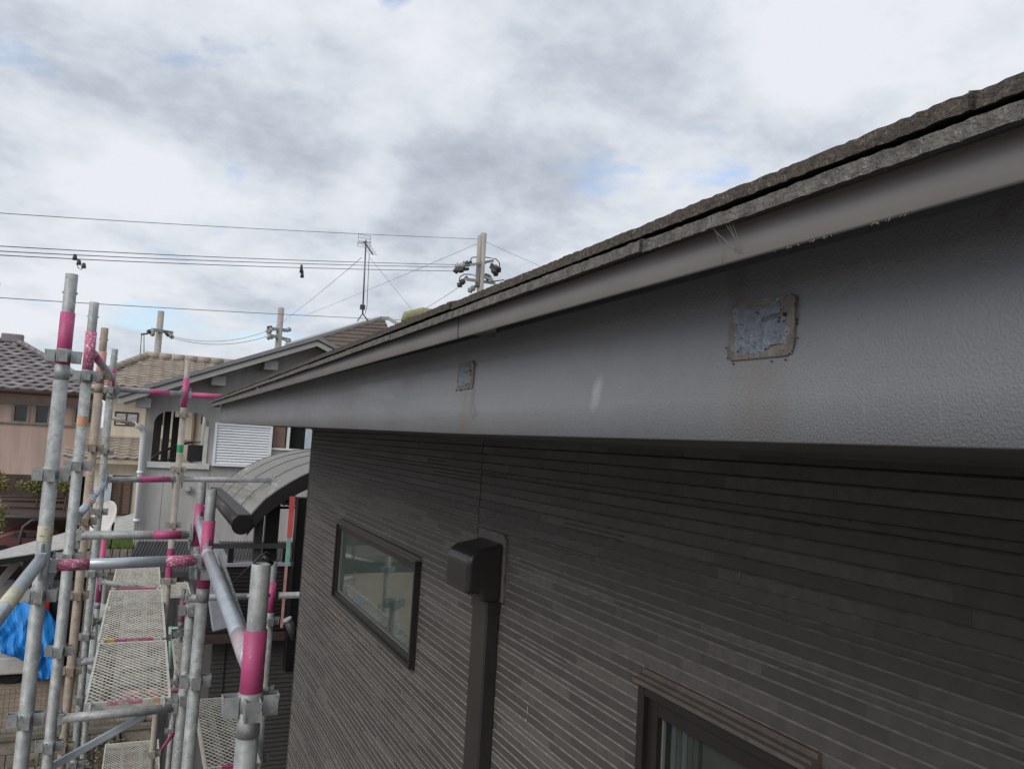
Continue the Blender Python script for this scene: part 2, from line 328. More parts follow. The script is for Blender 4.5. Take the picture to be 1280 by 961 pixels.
# peeled bracket scars on the fascia
def patch(y0, y1, z0, z1, rim=.006, seed=1):
    rnd = random.Random(seed)
    def rr(y0, y1, z0, z1, x, r, jit=.0009):
        pts = []
        for cy, cz, a0 in ((y1-r, z0+r, -90), (y1-r, z1-r, 0), (y0+r, z1-r, 90), (y0+r, z0+r, 180)):
            for q in range(9):
                a = R(a0+q*11.25); pts.append((x, cy+r*math.cos(a)+rnd.uniform(-jit,jit), cz+r*math.sin(a)+rnd.uniform(-jit,jit)))
        return pts
    x = EX+.003
    rim = rim*.55; m = MB(); A = rr(y0,y1,z0,z1,EX-.0009,.006); m.prism(A, (.006,0,0)); o = obj('sealant_scar', m, 'patchrim', fascia)
    m = MB(); nx, ny = 26, 26; a0, a1, c0, c1 = y0+rim, y1-rim, z0+rim, z1-rim; g = []
    for i in range(nx+1):
        r_ = []
        for j_ in range(ny+1):
            u, v = i/nx, j_/ny; e = min(u, 1-u, v, 1-v)
            wob = rnd.uniform(-.0003,.0003)+.0009*math.sin(i*1.3+j_*.9)*math.cos(j_*1.1-i*.5)
            xx = EX-.0016+(0 if e > .06 else .0009)+wob*.55
            r_.append((xx, a0+(a1-a0)*(u+.03*math.sin(v*9)), c0+(c1-c0)*(v+.03*math.sin(u*8))))
        g.append(r_)
    for i in range(nx):
        for j_ in range(ny):
            u, v = (i+.5)/nx, (j_+.5)/ny
            ed = min(u, 1-u, v, 1-v)+.05*math.sin(u*17+v*5)+.04*math.sin(v*23-u*9)+rnd.uniform(-.02,.02)
            if ed < .04 or (u < .15+.03*math.sin(v*30) and v > .5) or (abs(v-.64) < .035 and u < .45) or (u < .3 and v < .12): continue
            m.quad([g[i][j_], g[i+1][j_], g[i+1][j_+1], g[i][j_+1]], 0, True)
    obj('peeled_paint', m, 'patchin', fascia)
    m = MB(); cy, cz = y0+(y1-y0)*.13, z0+(z1-z0)*.66; m.tube([(EX-.0022,cy,cz),(EX-.0008,cy,cz)], .0012, 10); obj('screw_hole', m, 'sidegap', fascia)
    m = MB()
    for i in range(14):
        sd_ = rnd.random(); cy = y0+rnd.choice((0,1))*(y1-y0)+rnd.gauss(0,.0012) if sd_ < .6 else rnd.uniform(y0,y1); cz = rnd.uniform(z0,z1) if sd_ < .6 else z0+rnd.gauss(0,.0015); r_ = rnd.uniform(.0004,.0012)
        m.tube([(EX-.0015,cy,cz),(EX+.0005,cy+r_*.3,cz)], [r_*.5,r_], 6)
    obj('sealant_crumbs', m, 'winhead', fascia, kind='stuff')
def flip(y0, y1): return min(y0,y1), max(y0,y1)
patch(.351, .411, .0655, .1035, .004, 3)
patch(.868, .921, .0665, .1, .006, 5)
# the paint of this board: faint roller streaks, run stains below the scars, one pale smudge
fm = mt['fascia']; t_ = fm.node_tree; n_ = t_.nodes; l_ = t_.links; bs_ = n_['Principled BSDF']
col_ = bs_.inputs['Base Color'].links[0].from_socket
gp_ = n_.new('ShaderNodeNewGeometry'); sp_ = n_.new('ShaderNodeSeparateXYZ'); l_.new(gp_.outputs['Position'], sp_.inputs[0])
def fmath(op, a, b=0., clamp=False, c=None):
    q = n_.new('ShaderNodeMath'); q.operation = op; q.use_clamp = clamp
    for i_, v_ in enumerate((a, b) if c is None else (a, b, c)):
        if isinstance(v_, (int, float)): q.inputs[i_].default_value = v_
        else: l_.new(v_, q.inputs[i_])
    return q.outputs[0]
wn_ = n_.new('ShaderNodeTexNoise'); wn_.inputs['Scale'].default_value = 70; wn_.inputs['Detail'].default_value = 5; l_.new(gp_.outputs['Position'], wn_.inputs['Vector'])
wob_ = fmath('MULTIPLY', fmath('SUBTRACT', wn_.outputs['Fac'], .5), 1.3)
def stain(y0, z0, wy, wz, slant, color, amt):
    global col_
    dz = fmath('SUBTRACT', sp_.outputs[2], z0); dy = fmath('SUBTRACT', fmath('SUBTRACT', sp_.outputs[1], y0), fmath('MULTIPLY', dz, slant))
    a = fmath('POWER', fmath('ABSOLUTE', fmath('DIVIDE', dy, wy)), 2.); b = fmath('POWER', fmath('ABSOLUTE', fmath('DIVIDE', dz, wz)), 2.)
    k = fmath('MULTIPLY', fmath('ADD', fmath('SUBTRACT', 1., fmath('ADD', a, b)), wob_, clamp=True), amt, clamp=True)
    x = n_.new('ShaderNodeMix'); x.data_type = 'RGBA'; l_.new(k, x.inputs[0]); l_.new(col_, x.inputs[6]); x.inputs[7].default_value = (*color, 1); col_ = x.outputs[2]
_sm = at(746,490,X=EX)
stain(_sm.y, _sm.z, .010, .019, -.35, (.40,.41,.42), .6)
stain(.893, .035, .020, .06, 0, (.185,.165,.15), .8)
stain(.383, .040, .030, .045, 0, (.18,.160,.145), .6)
for y_ in (1.605, 2.115, 2.78): stain(y_, .06, .028, .09, 0, (.20,.185,.175), .6)
for y_ in (2.45, 3.35, 3.8): stain(y_, .06, .006, .12, 0, (.22,.21,.20), .7)
for y_ in (.30, .255, .62, .50, .70): stain(y_, .03, .0012, .010, .1, (.26,.27,.28), .35)
mp_ = n_.new('ShaderNodeMapping'); mp_.inputs['Scale'].default_value = (1, 26, 1.5); l_.new(gp_.outputs['Position'], mp_.inputs[0])
st_ = n_.new('ShaderNodeTexNoise'); st_.inputs['Scale'].default_value = 2.2; st_.inputs['Detail'].default_value = 7; l_.new(mp_.outputs[0], st_.inputs['Vector'])
x_ = n_.new('ShaderNodeMix'); x_.data_type = 'RGBA'; l_.new(fmath('MULTIPLY', fmath('SUBTRACT', st_.outputs['Fac'], .45, clamp=True), 1.5, clamp=True), x_.inputs[0]); l_.new(col_, x_.inputs[6]); x_.inputs[7].default_value = (.20,.205,.22,1)
l_.new(x_.outputs[2], bs_.inputs['Base Color'])
l_.new(fmath('MULTIPLY_ADD', wn_.outputs['Fac'], .25, c=.24), bs_.inputs['Roughness'])
# cobwebs under the drip edge
def web(name, label, y, n, seed, zt=.1345, zb=.1150):
    rnd = random.Random(seed); m = MB()
    for i in range(n):
        ya = y+rnd.uniform(-.012,.012); yb = ya+rnd.uniform(-.016,.01)
        p, q = Vector((.289, ya, zt)), Vector((.2995, yb, zb+rnd.uniform(0,.006)))
        mid = (p+q)/2+Vector((.004,0,-.003)); m.tube([p, mid, q], .00012, 4)
    obj('cobweb', m, 'web', None, label, 'cobweb')
web('a', 'thin dusty cobweb strands crossing the drip edge above the large peeled patch', .352, 6, 1)
web('b', 'tangled cobweb hanging from the far end of the slate edge', 2.5, 16, 2)
# rubble dust on drip edge underside
m = MB(); rnd = random.Random(3)
for i in range(22):
    y = rnd.choice((.275+rnd.gauss(0,.008), .31+rnd.gauss(0,.006), .335+rnd.gauss(0,.004))); r = rnd.uniform(.0003,.0009)
    m.tube([(.3002,y*.924,.1139-r),(.3008,y*.924+rnd.uniform(-.002,.002),.1142+r)], r*.6, 5)
obj('lint', m, 'winhead', None, 'pale crumbs of dust and web stuck along the lower lip of the drip edge', 'dust', kind='stuff')

# siding wall --------------------------------------------------------------
ZT = .042

W1 = (at(527.7,700,X=WX).y, at(426.6,652,X=WX).y, -.695, -.372)      # y0,y1,z0,z1
_w1b = at(421,744,X=WX).z; W1 = (W1[0], W1[1], (at(421,744,X=WX).z+at(515,836,X=WX).z)/2, (at(426.6,652,X=WX).z+at(527.7,700,X=WX).z)/2)
_a = at(811,850,X=WX); W2 = (at(1024,951,X=WX).y, _a.y, -1.25, _a.z)
JOINT = at(603,580,X=WX).y
holes = [W1, W2]
m = MB()
m.box((WX+.004, WY0, -5.4), (WX+.2, W2[0], ZT)); m.box((WX+.004, W2[1], -5.4), (WX+.2, WY1-.004, ZT))
m.box((WX+.004, W2[0], -5.4), (WX+.2, W2[1], W2[2])); m.box((WX+.004, W2[0], W2[3]), (WX+.2, W2[1], ZT)); m.box((WX+.15, W2[0], W2[2]), (WX+.2, W2[1], W2[3]))
wall = obj('ribbed_wall', m, 'sidegap', house)
def cut(y0, y1, z0, z1):
    segs = [(y0, y1)]
    for (a, b, c, d) in holes:
        if z1 > c+.001 and z0 < d-.001:
            ns = []
            for s0, s1 in segs:
                if s1 <= a or s0 >= b: ns.append((s0, s1)); continue
                if s0 < a: ns.append((s0, a))
                if s1 > b: ns.append((b, s1))
            segs = ns
    return segs
strips = []; rnd = random.Random(11); z = ZT-.002; row = 0
while z > -5.38:
    hh = rnd.choice((.0205,.0205,.0205,.0215,.0195,.0115)); rowdep = rnd.choice((.0050,.0055,.0060)) if z > -2.6 else .06
    z0, z1 = z-hh, z
    y = WY0; ylist = []
    while y < WY1:
        ln = rnd.uniform(.10,.34) if z > -2.6 else rnd.uniform(.5,1.2)
        y1 = y+ln
        if y < JOINT < y1+.04: y1 = JOINT-.0025; ylist.append((y, y1)); y = JOINT+.0025; continue
        if y1 > WY1-.05: y1 = WY1
        ylist.append((y, y1)); y = y1
    for (a, b) in ylist:
        dep = rowdep+rnd.choice((0,0,.0004)); tint = rnd.choice((0,0,0,0,1,1,1,2))
        if rnd.random() < .03 and z > -2.6:     # a tile split in two thin ones
            zm = z0+hh*.5
            parts = [(z0+.0012, zm-.0004), (zm+.0004, z1-.0008)]
        else: parts = [(z0+.0002, z1-.0010)]
        for (c, d) in parts:
            for (s0, s1) in cut(a, b, c, d):
                if s1-s0 > .004: strips.append((s0, s1, c, d, dep, tint))
    z = z0; row += 1
def proj(p):
    d = p.dot(_f); 
    return None if d < .05 else (640+FPX*p.dot(_r2)/d, 480.5-FPX*p.dot(_u2)/d)
def area(s):
    a = proj(Vector((WX, s[0], (s[2]+s[3])/2))); b = proj(Vector((WX, s[1], (s[2]+s[3])/2)))
    if not a or not b: return 0
    if max(a[0],b[0]) < 0 or min(a[0],b[0]) > 1280 or min(a[1],b[1]) > 961: return 0
    ym = (s[0]+s[1])/2; dd = Vector((WX, ym, s[2])).dot(_f)
    if dd < .05: return 0
    xa, xb = max(0,min(a[0],b[0])), min(1280,max(a[0],b[0]))
    return (xb-xa)*(s[3]-s[2])*FPX/dd
strips.sort(key=area, reverse=True)
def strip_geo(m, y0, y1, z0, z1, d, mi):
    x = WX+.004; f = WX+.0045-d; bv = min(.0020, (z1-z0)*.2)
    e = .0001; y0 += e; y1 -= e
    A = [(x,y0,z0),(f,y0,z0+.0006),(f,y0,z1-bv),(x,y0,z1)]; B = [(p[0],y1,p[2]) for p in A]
    for j in range(3): m.quad([A[j],B[j],B[j+1],A[j+1]], (3 if j == 2 else mi))  # upper ledge face gets the lighter, painted sky-lit colour
    m.quad(A, mi); m.quad(B[::-1], mi)
NB = 296
unit = {}
def unit_mesh(hkey, dkey, tint):
    k = (hkey, dkey, tint)
    if k not in unit:
        mm = MB(); strip_geo(mm, 0, 1, 0, hkey, dkey, tint); me = bpy.data.meshes.new('siding_strip')
        me.from_pydata([tuple(v-Vector((WX,0,0))) for v in mm.v], [], mm.f); [me.materials.append(mt[q]) for q in ('side0','side1','side2','sidelit')]; [setattr(p_, 'material_index', i_) for p_, i_ in zip(me.polygons, mm.m)]; unit[k] = me
    return unit[k]
wb = base_of(wall)
for s in strips[:NB]:
    me = unit_mesh(round(s[3]-s[2], 4), round(s[4], 4), s[5])
    o = bpy.data.objects.new('siding_strip', me); C.objects.link(o); o.parent = wall
    o.location = Vector((WX, s[0], s[2]))-wb; o.scale = (1, s[1]-s[0], 1)
m = MB()
for s in strips[NB:]: strip_geo(m, *s[:4], s[4], s[5])
obj('siding_strips', m, ['side0','side1','side2','sidelit'], wall, kind='stuff')
m = MB(); a_ = at(660,893,X=WX-.003); m.tube([a_, a_+Vector((0,.006,.016))], .0009, 5); a_ = at(658,902,X=WX-.003); m.tube([a_, a_+Vector((0,.002,.006))], .0016, 5); a_ = at(924,722,X=WX-.003); m.tube([a_, a_+Vector((0,0,.010))], .0005, 4); obj('paint_fleck', m, 'web', wall)
m = MB(); m.box((WX+.001, JOINT-.0022, -5.38), (WX+.004, JOINT+.0022, ZT-.004)); obj('joint_seal', m, 'sidegap', wall)
m = MB(); m.box((WX-.003, WY1-.002, -5.4), (WX+.2, WY1+.006, ZT-.003)); obj('corner_trim', m, 'side0', wall)
m = MB(); m.quad([(WX+.01,WY1+.004,-5.4),(6,WY1+.004,-5.4),(6,WY1+.004,.9),(WX+.01,WY1+.004,0)]); obj('gable_wall', m, 'side0', house)

def window(y0, y1, z0, z1, kind):
    FR, SH = (.018, .026) if kind else (.011, .019); HH = 1 if kind else .45
    p = obj('window_frame', (lambda m: (m.box((WX-.022,y0,z0),(WX+.03,y0+FR,z1)), m.box((WX-.022,y1-FR,z0),(WX+.03,y1,z1)),
        m.box((WX-.0215,y0+FR,z0),(WX+.03,y1-FR,z0+FR)), m.box((WX-.0215,y0+FR,z1-FR),(WX+.03,y1-FR,z1)), m)[-1])(MB()), 'winframe', house)
    bevel(p, .0015)
    q = SH
    m = MB(); m.box((WX-.012,y0+FR,z0+FR),(WX+.012,y0+FR+q,z1-FR)); m.box((WX-.012,y1-FR-q,z0+FR),(WX+.012,y1-FR,z1-FR))
    m.box((WX-.0115,y0+FR+q,z0+FR),(WX+.012,y1-FR-q,z0+FR+q)); m.box((WX-.0115,y0+FR+q,z1-FR-q),(WX+.012,y1-FR-q,z1-FR)); bevel(obj('sash', m, 'winframe', p), .001)
    gy0, gy1, gz0, gz1 = y0+FR+SH, y1-FR-SH, z0+FR+SH, z1-FR-SH
    m = MB()
    for (a, b) in (((WX-.0015,gy0,gz0),(WX+.004,gy0+.004,gz1)),((WX-.0015,gy1-.004,gz0),(WX+.004,gy1,gz1)),((WX-.001,gy0+.004,gz0),(WX+.004,gy1-.004,gz0+.004)),((WX-.001,gy0+.004,gz1-.004),(WX+.004,gy1-.004,gz1))): m.box(a, b)
    obj('gasket', m, 'gasket', p)
    m = MB(); m.box((WX+.003,gy0,gz0),(WX+.008,gy1,gz1)); obj('pane', m, 'glass3' if kind else 'glass2', p)
    if kind:  # coloured folds, bar and sheet stand in for a reflection in the pane
        n_f = 5
        for i in range(n_f):
            m = MB(); ya = gy1-.012-i*.014; m.prism([(WX+.0088,ya,gz0),(WX+.0088,ya-.012,gz0),(WX+.0125,ya-.006,gz0)], (0,0,gz1-gz0)); obj('reflection_fold', m, 'curtain' if i in (0,2) else 'reflect2', p)
        m = MB(); m.bar((WX+.010,gy1-.08,gz0+.3),(WX+.010,gy0+.01,gz1-.02),.003,.012); obj('reflection_bar', m, 'winframe', p)
        m = MB(); m.box((WX+.013,gy0,gz0),(WX+.0135,gy1-.085,gz1)); obj('reflection_back', m, 'reflect2', p)
    m = MB(); m.box((WX-.030,y0-.006,z1+.0005),(WX-.004,y1+.006,z1+.007*HH)); m.box((WX-.020,y0-.006,z1+.007*HH),(WX-.003,y1+.006,z1+.012*HH)); m.box((WX-.009,y0-.006,z1+.012*HH),(WX-.002,y1+.006,z1+.020*HH)); obj('head_flashing', m, 'winhead', p)
    if kind:
        m = MB(); m.tube([(WX-.012,y1-.002,z1+.021),(WX-.012,y1-.002,z1+.029)], .0012, 6); obj('caulk_nib', m, 'gasket', p)
    return p
window(*W1, 0); window(*W2, 1)
# duct and cover
m = MB(); dx = .764; prof = [(WX-.003,1.721),(dx+.004,1.721),(dx,1.726),(dx,1.808),(dx+.004,1.813),(WX-.003,1.813)]
m.prism([(a,b,-5.3) for a,b in prof], (0,0,4.96)); duct = thing('pipe_duct', (.78,1.77,-5.3), 'dark brown duct running down the charcoal wall beneath its hooded cover', 'duct')
obj('duct_channel', m, 'duct', duct)
m = MB(); m.box((dx-.0006,1.7206,-.5),(WX-.004,1.727,-.43)) if False else None
m = MB(); m.prism([(a-.003 if a<.79 else a, b+(-.003 if b<1.76 else .003), -.40) for a,b in prof], (0,0,.045)); obj('duct_socket', m, 'duct', duct)
m = MB()   # hooded wall cover, rounded outer shoulder
pf = []
for i in range(9):
    a = R(90+i*11.25); pf.append((.742+.040*math.cos(a), -.286+.040*math.sin(a)))
pf = [(WX-.004,-.232),(.775,-.239)]+pf+[(.702,-.352),(.735,-.352),(.745,-.372),(WX-.004,-.372)]
m.prism([(a,1.705,b) for a,b in pf], (0,.145,0)); cv = obj('hood_cover', m, 'duct', duct); bevel(cv, .016, 4)
m = MB(); m.box((.7605,1.7195,-.86),(WX-.001,1.8145,-.855)); m.box((.7605,1.7195,-1.62),(WX-.001,1.8145,-1.615)); obj('duct_joint', m, 'sidegap', duct)
m = MB(); m.prism([(WX-.009,1.695,-.372),(WX-.009,1.862,-.372),(WX-.009,1.862,-.225),(WX-.009,1.85,-.212),(WX-.009,1.71,-.212),(WX-.009,1.695,-.225)], (.012,0,0)); bevel(obj('wall_flange', m, 'dust', duct), .002)

# second wing: balcony block behind the corner -------------------------------
wing = thing('balcony_wing', (1.8,7.5,-5.4), 'dark siding balcony block of the charcoal house beneath the curved awning', 'balcony')
BY = 6.2
def lap(m, x0, x1, y, z0, z1, h=.045, axis='x'):
    z = z1
    while z > z0+.005:
        zb = max(z0, z-h)
        if axis == 'x': m.quad([(x0,y,z-.006),(x1,y,z-.006),(x1,y-.006,zb+.002),(x0,y-.006,zb+.002)]); m.quad([(x0,y-.006,zb+.002),(x1,y-.006,zb+.002),(x1,y,zb),(x0,y,zb)])
        else: m.quad([(y,x0,z-.006),(y,x1,z-.006),(y-.006,x1,zb+.002),(y-.006,x0,zb+.002)]); m.quad([(y-.006,x0,zb+.002),(y-.006,x1,zb+.002),(y,x1,zb),(y,x0,zb)])
        z = zb
cz = at(300,706,Y=BY).z; bx = at(262,740,Y=BY).x; bz = at(258,793,Y=BY).z
m = MB(); m.box((bx,BY,bz),(bx+3,BY+.12,cz-.01)); m.box((bx,BY+.12,bz),(bx+.12,8.6,cz-.01)); m.box((bx+.12,BY+.12,bz),(bx+3,8.6,bz+.1)); lap(m, bx, bx+3, BY-.002, bz, cz-.01, .03); lap(m, BY, 8.6, bx-.002, bz, cz-.01, .03, 'y'); obj('parapet', m, 'darkm', wing)
m = MB(); m.box((bx-.02,BY-.025,cz-.008),(bx+3,BY+.14,cz+.012)); m.box((bx-.02,BY+.14,cz-.008),(bx+.14,8.6,cz+.012)); obj('parapet_cap', m, 'sheet', wing)
m = MB(); m.box((bx-.03,BY-.035,bz-.06),(bx+3,BY+.1,bz-.002)); obj('base_trim', m, 'brownw', wing)
m = MB(); m.box((bx+.06,BY+.1,-5.4),(bx+4,8.4,bz-.004)); lap(m, bx+.06, bx+4, BY+.098, -5.38, bz-.006, .034); obj('lower_wall', m, 'side1', wing)
m = MB(); xj = at(283,815,Y=BY).x; m.box((xj,BY+.088,-5.3),(xj+.008,BY+.093,bz-.01)); obj('wall_joint', m, 'sidegap', wing)
rz = at(310,683,Y=BY).z
m = MB(); m.bar((bx+.0,BY+.05,rz),(bx+2,BY+.05,rz),.05,.035); obj('hand_rail', m, 'dgrey', wing)
for px in (289, 358):
    x = at(px,695,Y=BY).x; m = MB(); m.box((x-.02,BY+.03,cz+.012),(x+.02,BY+.07,rz-.018)); obj('rail_post', m, 'blackm', wing)
# second building mass behind corner (keeps the wing standing)
m = MB(); m.box((2.2,4.3,-5.4),(6,9.4,.3)); obj('rear_wall', m, 'side0', wing)
# awning
aw = thing('curved_awning', (.72,7.5,-.8), 'curved grey polycarbonate awning with dark ribs above the balcony', 'awning')
near = [(.735,-.665),(.752,-.636),(.80,-.575),(.851,-.513),(.93,-.447),(1.017,-.386),(1.10,-.334),(1.20,-.283),(1.33,-.232),(1.50,-.185),(1.7,-.160),(2.0,-.145),(2.35,-.14)]
YN, YF = 6.2, 9.0
ribs = [YN, 6.95, 7.7, 8.38, YF]
for a, b in zip(ribs, ribs[1:]):
    m = MB()
    for p, q in zip(near, near[1:]):
        m.quad([(p[0],a+.012,p[1]),(q[0],a+.012,q[1]),(q[0],b-.012,q[1]),(p[0],b-.012,p[1])], 0, True)
        m.quad([(p[0],a+.012,p[1]-.006),(q[0],a+.012,q[1]-.006),(q[0],b-.012,q[1]-.006),(p[0],b-.012,p[1]-.006)], 0, True)
    obj('roof_panel', m, 'polyc', aw)
for k, y in enumerate(ribs):
    m = MB(); w, h = (.06,.12) if k == 0 else (.016,.03); tp_ = .007 if k == 0 else .0035
    for p, q in zip(near, near[1:]):
        m.hexa([(p[0],y-w/2,p[1]-h),(q[0],y-w/2,q[1]-h),(q[0],y+w/2,q[1]-h),(p[0],y+w/2,p[1]-h),(p[0],y-w/2,p[1]+tp_),(q[0],y-w/2,q[1]+tp_),(q[0],y+w/2,q[1]+tp_),(p[0],y+w/2,p[1]+tp_)])
    obj('rib', m, 'darkm', aw)
gx, gz = at(301,655,Y=YN)[0], at(301,655,Y=YN)[2]
m = MB(); m.tube([(gx,YN-.04,gz),(gx,YF+.04,gz)], .062, 20); m.box((gx-.03,YN-.035,gz+.045),(gx+.07,YF+.03,gz+.075)); gut = obj('gutter', m, 'darkm', aw)
m = MB(); m.tube([(gx,YN-.055,gz),(gx,YN-.041,gz)], .072, 24); obj('end_cap', m, 'blackm', gut)
for px0, w in ((336,.05),(320,.03)):
    x = at(px0,700,Y=YN+.1).x; m = MB(); m.box((x-w,YN+.06,-1.9 if False else cz+.02),(x+w,YN+.14,-.50 if w>.04 else -.6)); obj('post', m, 'blackm' if w>.04 else 'dgrey', aw)
x0 = at(366,700,Y=6.0).x; x1 = at(384,700,Y=6.0).x
m = MB(); m.box((x0,5.96,-1.75),(x1,6.08,at(378,622,Y=6).z)); obj('post', m, 'blackm', aw, 'wide black post beside the wall corner')
m = MB(); m.box((x1+.01,6.0,-1.2),(x1+.4,6.1,at(378,610,Y=6).z)); obj('wall_bracket', m, 'blackm', aw)
# striped pole next to it
m = MB(); xs = at(362,660,Y=5.93).x; zt = at(362,620,Y=5.93).z
m.box((xs-.018,5.9,zt-.30),(xs+.018,5.915,zt),0); m.box((xs-.016,5.901,zt-.50),(xs+.012,5.914,zt-.3),1); m.box((xs-.014,5.901,zt-.95),(xs+.004,5.914,zt-.5),2)
obj('striped_pole', m, ['redcloth','teal','pink_pale'], None, 'slim red and teal striped pole leaning at the wide black post by the wall corner', 'pole')
# white conduit at corner
m = MB(); a = at(381,680,Y=5.2); m.tube([(a.x,5.2,-.55),(a.x,5.2,-1.3)], .008, 8); obj('thin_pipe', m, 'teal', None, 'thin pale pipe standing just left of the charcoal wall corner', 'pipe')
# stored tube ends on the balcony
rk = thing('pipe_bundle', at(357,625,Y=7.2), 'small stack of pale pipe ends beneath the awning', 'pipes')
for i in range(4):
    for j in range(2):
        a = at(351+i*5.0,627-j*6,Y=7.2); m = MB(); m.tube([(a.x,7.0,a.z),(a.x,7.9,a.z)], .017, 10); obj('pipe', m, 'sheet', rk)
m = MB(); a = at(348,630,Y=7.2); b = at(384,630,Y=7.2); m.bar((a.x,7.1,a.z-.02),(b.x+.5,7.1,b.z-.02),.03,.02); obj('shelf_bar', m, 'blackm', rk)
# silver-grey hopper & little spotlight
m = MB(); p = [at(258,728,Y=5.9),at(283,716,Y=5.9),at(297,782,Y=5.9),at(266,790,Y=5.9)]; m.prism(p, (0,.12,0)); bevel(obj('silver_sheet_box', m, 'sheet', None, 'silver grey folded metal box tucked behind the front pink post', 'box'), .01)
lp = thing('spotlight', at(368,785,Y=4.6), 'small grey cylindrical spotlight low at the charcoal wall corner', 'lamp')
a, b = at(360,776,Y=4.6), at(369,797,Y=4.6); m = MB(); m.tube([a, b], .024, 14); obj('lamp_body', m, 'dgrey', lp); m = MB(); m.tube([a+(a-b)*.15, a], .026, 14); obj('lamp_rim', m, 'sheet', lp)
m = MB(); m.bar(b, (WX+.2, 4.5, b.z), .015, .015); obj('lamp_arm', m, 'blackm', lp)

# ------------------------------------------------------------------ scaffold
RT = .0243; RS = .0213; RING = .435
ringme = {}
def ring_mesh(key):
    if key not in ringme:
        m = MB(); m.tube([(0,0,-.012),(0,0,.028)], RT+.003, 16); me1 = m
        p = MB(); t = .0028
        p.box((RT+.001,-.017,-.022),(RT+.034,-.014,.022)); p.box((RT+.001,.014,-.022),(RT+.034,.017,.022))
        p.hexa([(RT+.028,-.016,-.022),(RT+.031,-.016,-.022),(RT+.031,.016,-.022),(RT+.028,.016,-.022),(RT+.033,-.018,.022),(RT+.036,-.018,.022),(RT+.036,.018,.022),(RT+.033,.018,.022)])
        def mk(nm, q):
            me = bpy.data.meshes.new(nm); me.from_pydata([tuple(v) for v in q.v], [], q.f); me.materials.append(mt[key])
            for f, s_ in zip(me.polygons, q.sm): f.use_smooth = s_
            return me
        ringme[key] = (mk('collar', m), mk('pocket', p))
    return ringme[key]
def post(X, Y, ztop, zbot, zring, m_, pk, label, sleeve=.30, spig=.145, lean=(0,0), bands=()):
    t = thing('scaffold_post', (X, Y, zbot), label, 'scaffold post', 'upright posts of the scaffold')
    P = lambda z: Vector((X+lean[0]*(z), Y+lean[1]*z, z))
    zs = ztop-spig; zp = zs-sleeve*.65
    m = MB(); m.tube([P(zbot), P(zring+.02 if zring < zp else zp)], RT, 18); obj('tube', m, m_, t)
    m = MB(); m.tube([P(zs-.01), P(ztop)], RS, 18, cap=False)
    m.tube([P(ztop-.05), P(ztop)], RS-.003, 18, cap=False); m.tube([P(ztop), P(ztop)+Vector((0,0,.0008))], [RS, RS-.003], 18, cap=False); obj('spigot', m, m_, t)
    m = MB(); m.tube([P(zp), P(zs)], RT+.0006, 18); obj('painted_sleeve', m, pk, t)
    m = MB(); m.tube([P(zp-.055), P(zp)], RT+.0014, 18); obj('lower_sleeve', m, m_, t)
    for (za, zb, bm_) in bands:
        m = MB(); m.tube([P(za), P(zb)], RT+.0008, 18, cap=False); obj('paint_band', m, bm_, t)
    cm, pm = ring_mesh(m_); z = zring; n = 0
    while z > zbot+.05 and n < 13:
        c = bpy.data.objects.new('collar', cm); C.objects.link(c); c.parent = t; c.location = P(z)-Vector((X, Y, zbot))
        for k in range(4):
            q = bpy.data.objects.new('pocket', pm); C.objects.link(q); q.parent = c; q.rotation_euler = (0,0,R(90*k))
        z -= RING; n += 1
    # wedge bolt on the spigot
    m = MB(); m.tube([P(ztop-.07)+Vector((-RS-.004,0,0)), P(ztop-.07)+Vector((RS+.004,0,0))], .004, 8); obj('bolt', m, m_, t)
    return t
G = -5.4
post(-.345,1.75,.555,G,.235,'galv2','pink','grey scaffold post whose top end just enters the left edge of the photo')
post(-.311,3.3,.545,G,.235,'galv','pink','tallest grey scaffold post at left with a clean bright pink band under its top', bands=((-.44,-.385,'cream_tape'),))
post(-.296,4.28,.583,G,.221,'galv','pink_worn','grey scaffold post with a chipped pink band, second from the left', bands=((-.02,.025,'orange'),))
post(-.297,5.3,.573,G,.28,'beige','pink_pale','beige painted scaffold post with faded salmon band, third from the left')
post(-.275,6.3,.535,G,.235,'galv2','pink','grey scaffold post with pink band, fourth and farthest of the left row', sleeve=.25)
post(.235,6.7,.535,G,.10,'sand','pink','slender sand coloured scaffold post with green tape in front of the grey house', sleeve=.36, bands=((-.20,-.14,'green'),(-.95,-1.2,'pink')))
post(.255,1.84,-.297,G,-.605,'galv','pink','nearest scaffold post with a thick grey spigot above a bright pink sleeve, bottom centre', sleeve=.27, spig=.145)
post(.256,3.45,-.248,G,-.588,'galv','pink','scaffold post with ragged pink sleeve left of the curved awning', sleeve=.42, spig=.13)
post(.270,4.3,-.275,G,-.92,'galv2','pink','duller scaffold post with pink band close behind the ragged pink one', sleeve=.33, spig=.11)
post(.815,5.3,-.842,G,-1.22,'galv2','pink','small scaffold post with pink band close behind the nearest post, below the awning', sleeve=.3, spig=.13)
post(.42,7.9,-1.5,G,-1.9,'galv2','pink_worn','dull scaffold post beyond the far deck with worn pink top', sleeve=.3, spig=.1)
post(-.30,8.4,-1.05,G,-1.45,'galv2','pink','far pink topped scaffold post left of the farthest deck', sleeve=.9, spig=.06)

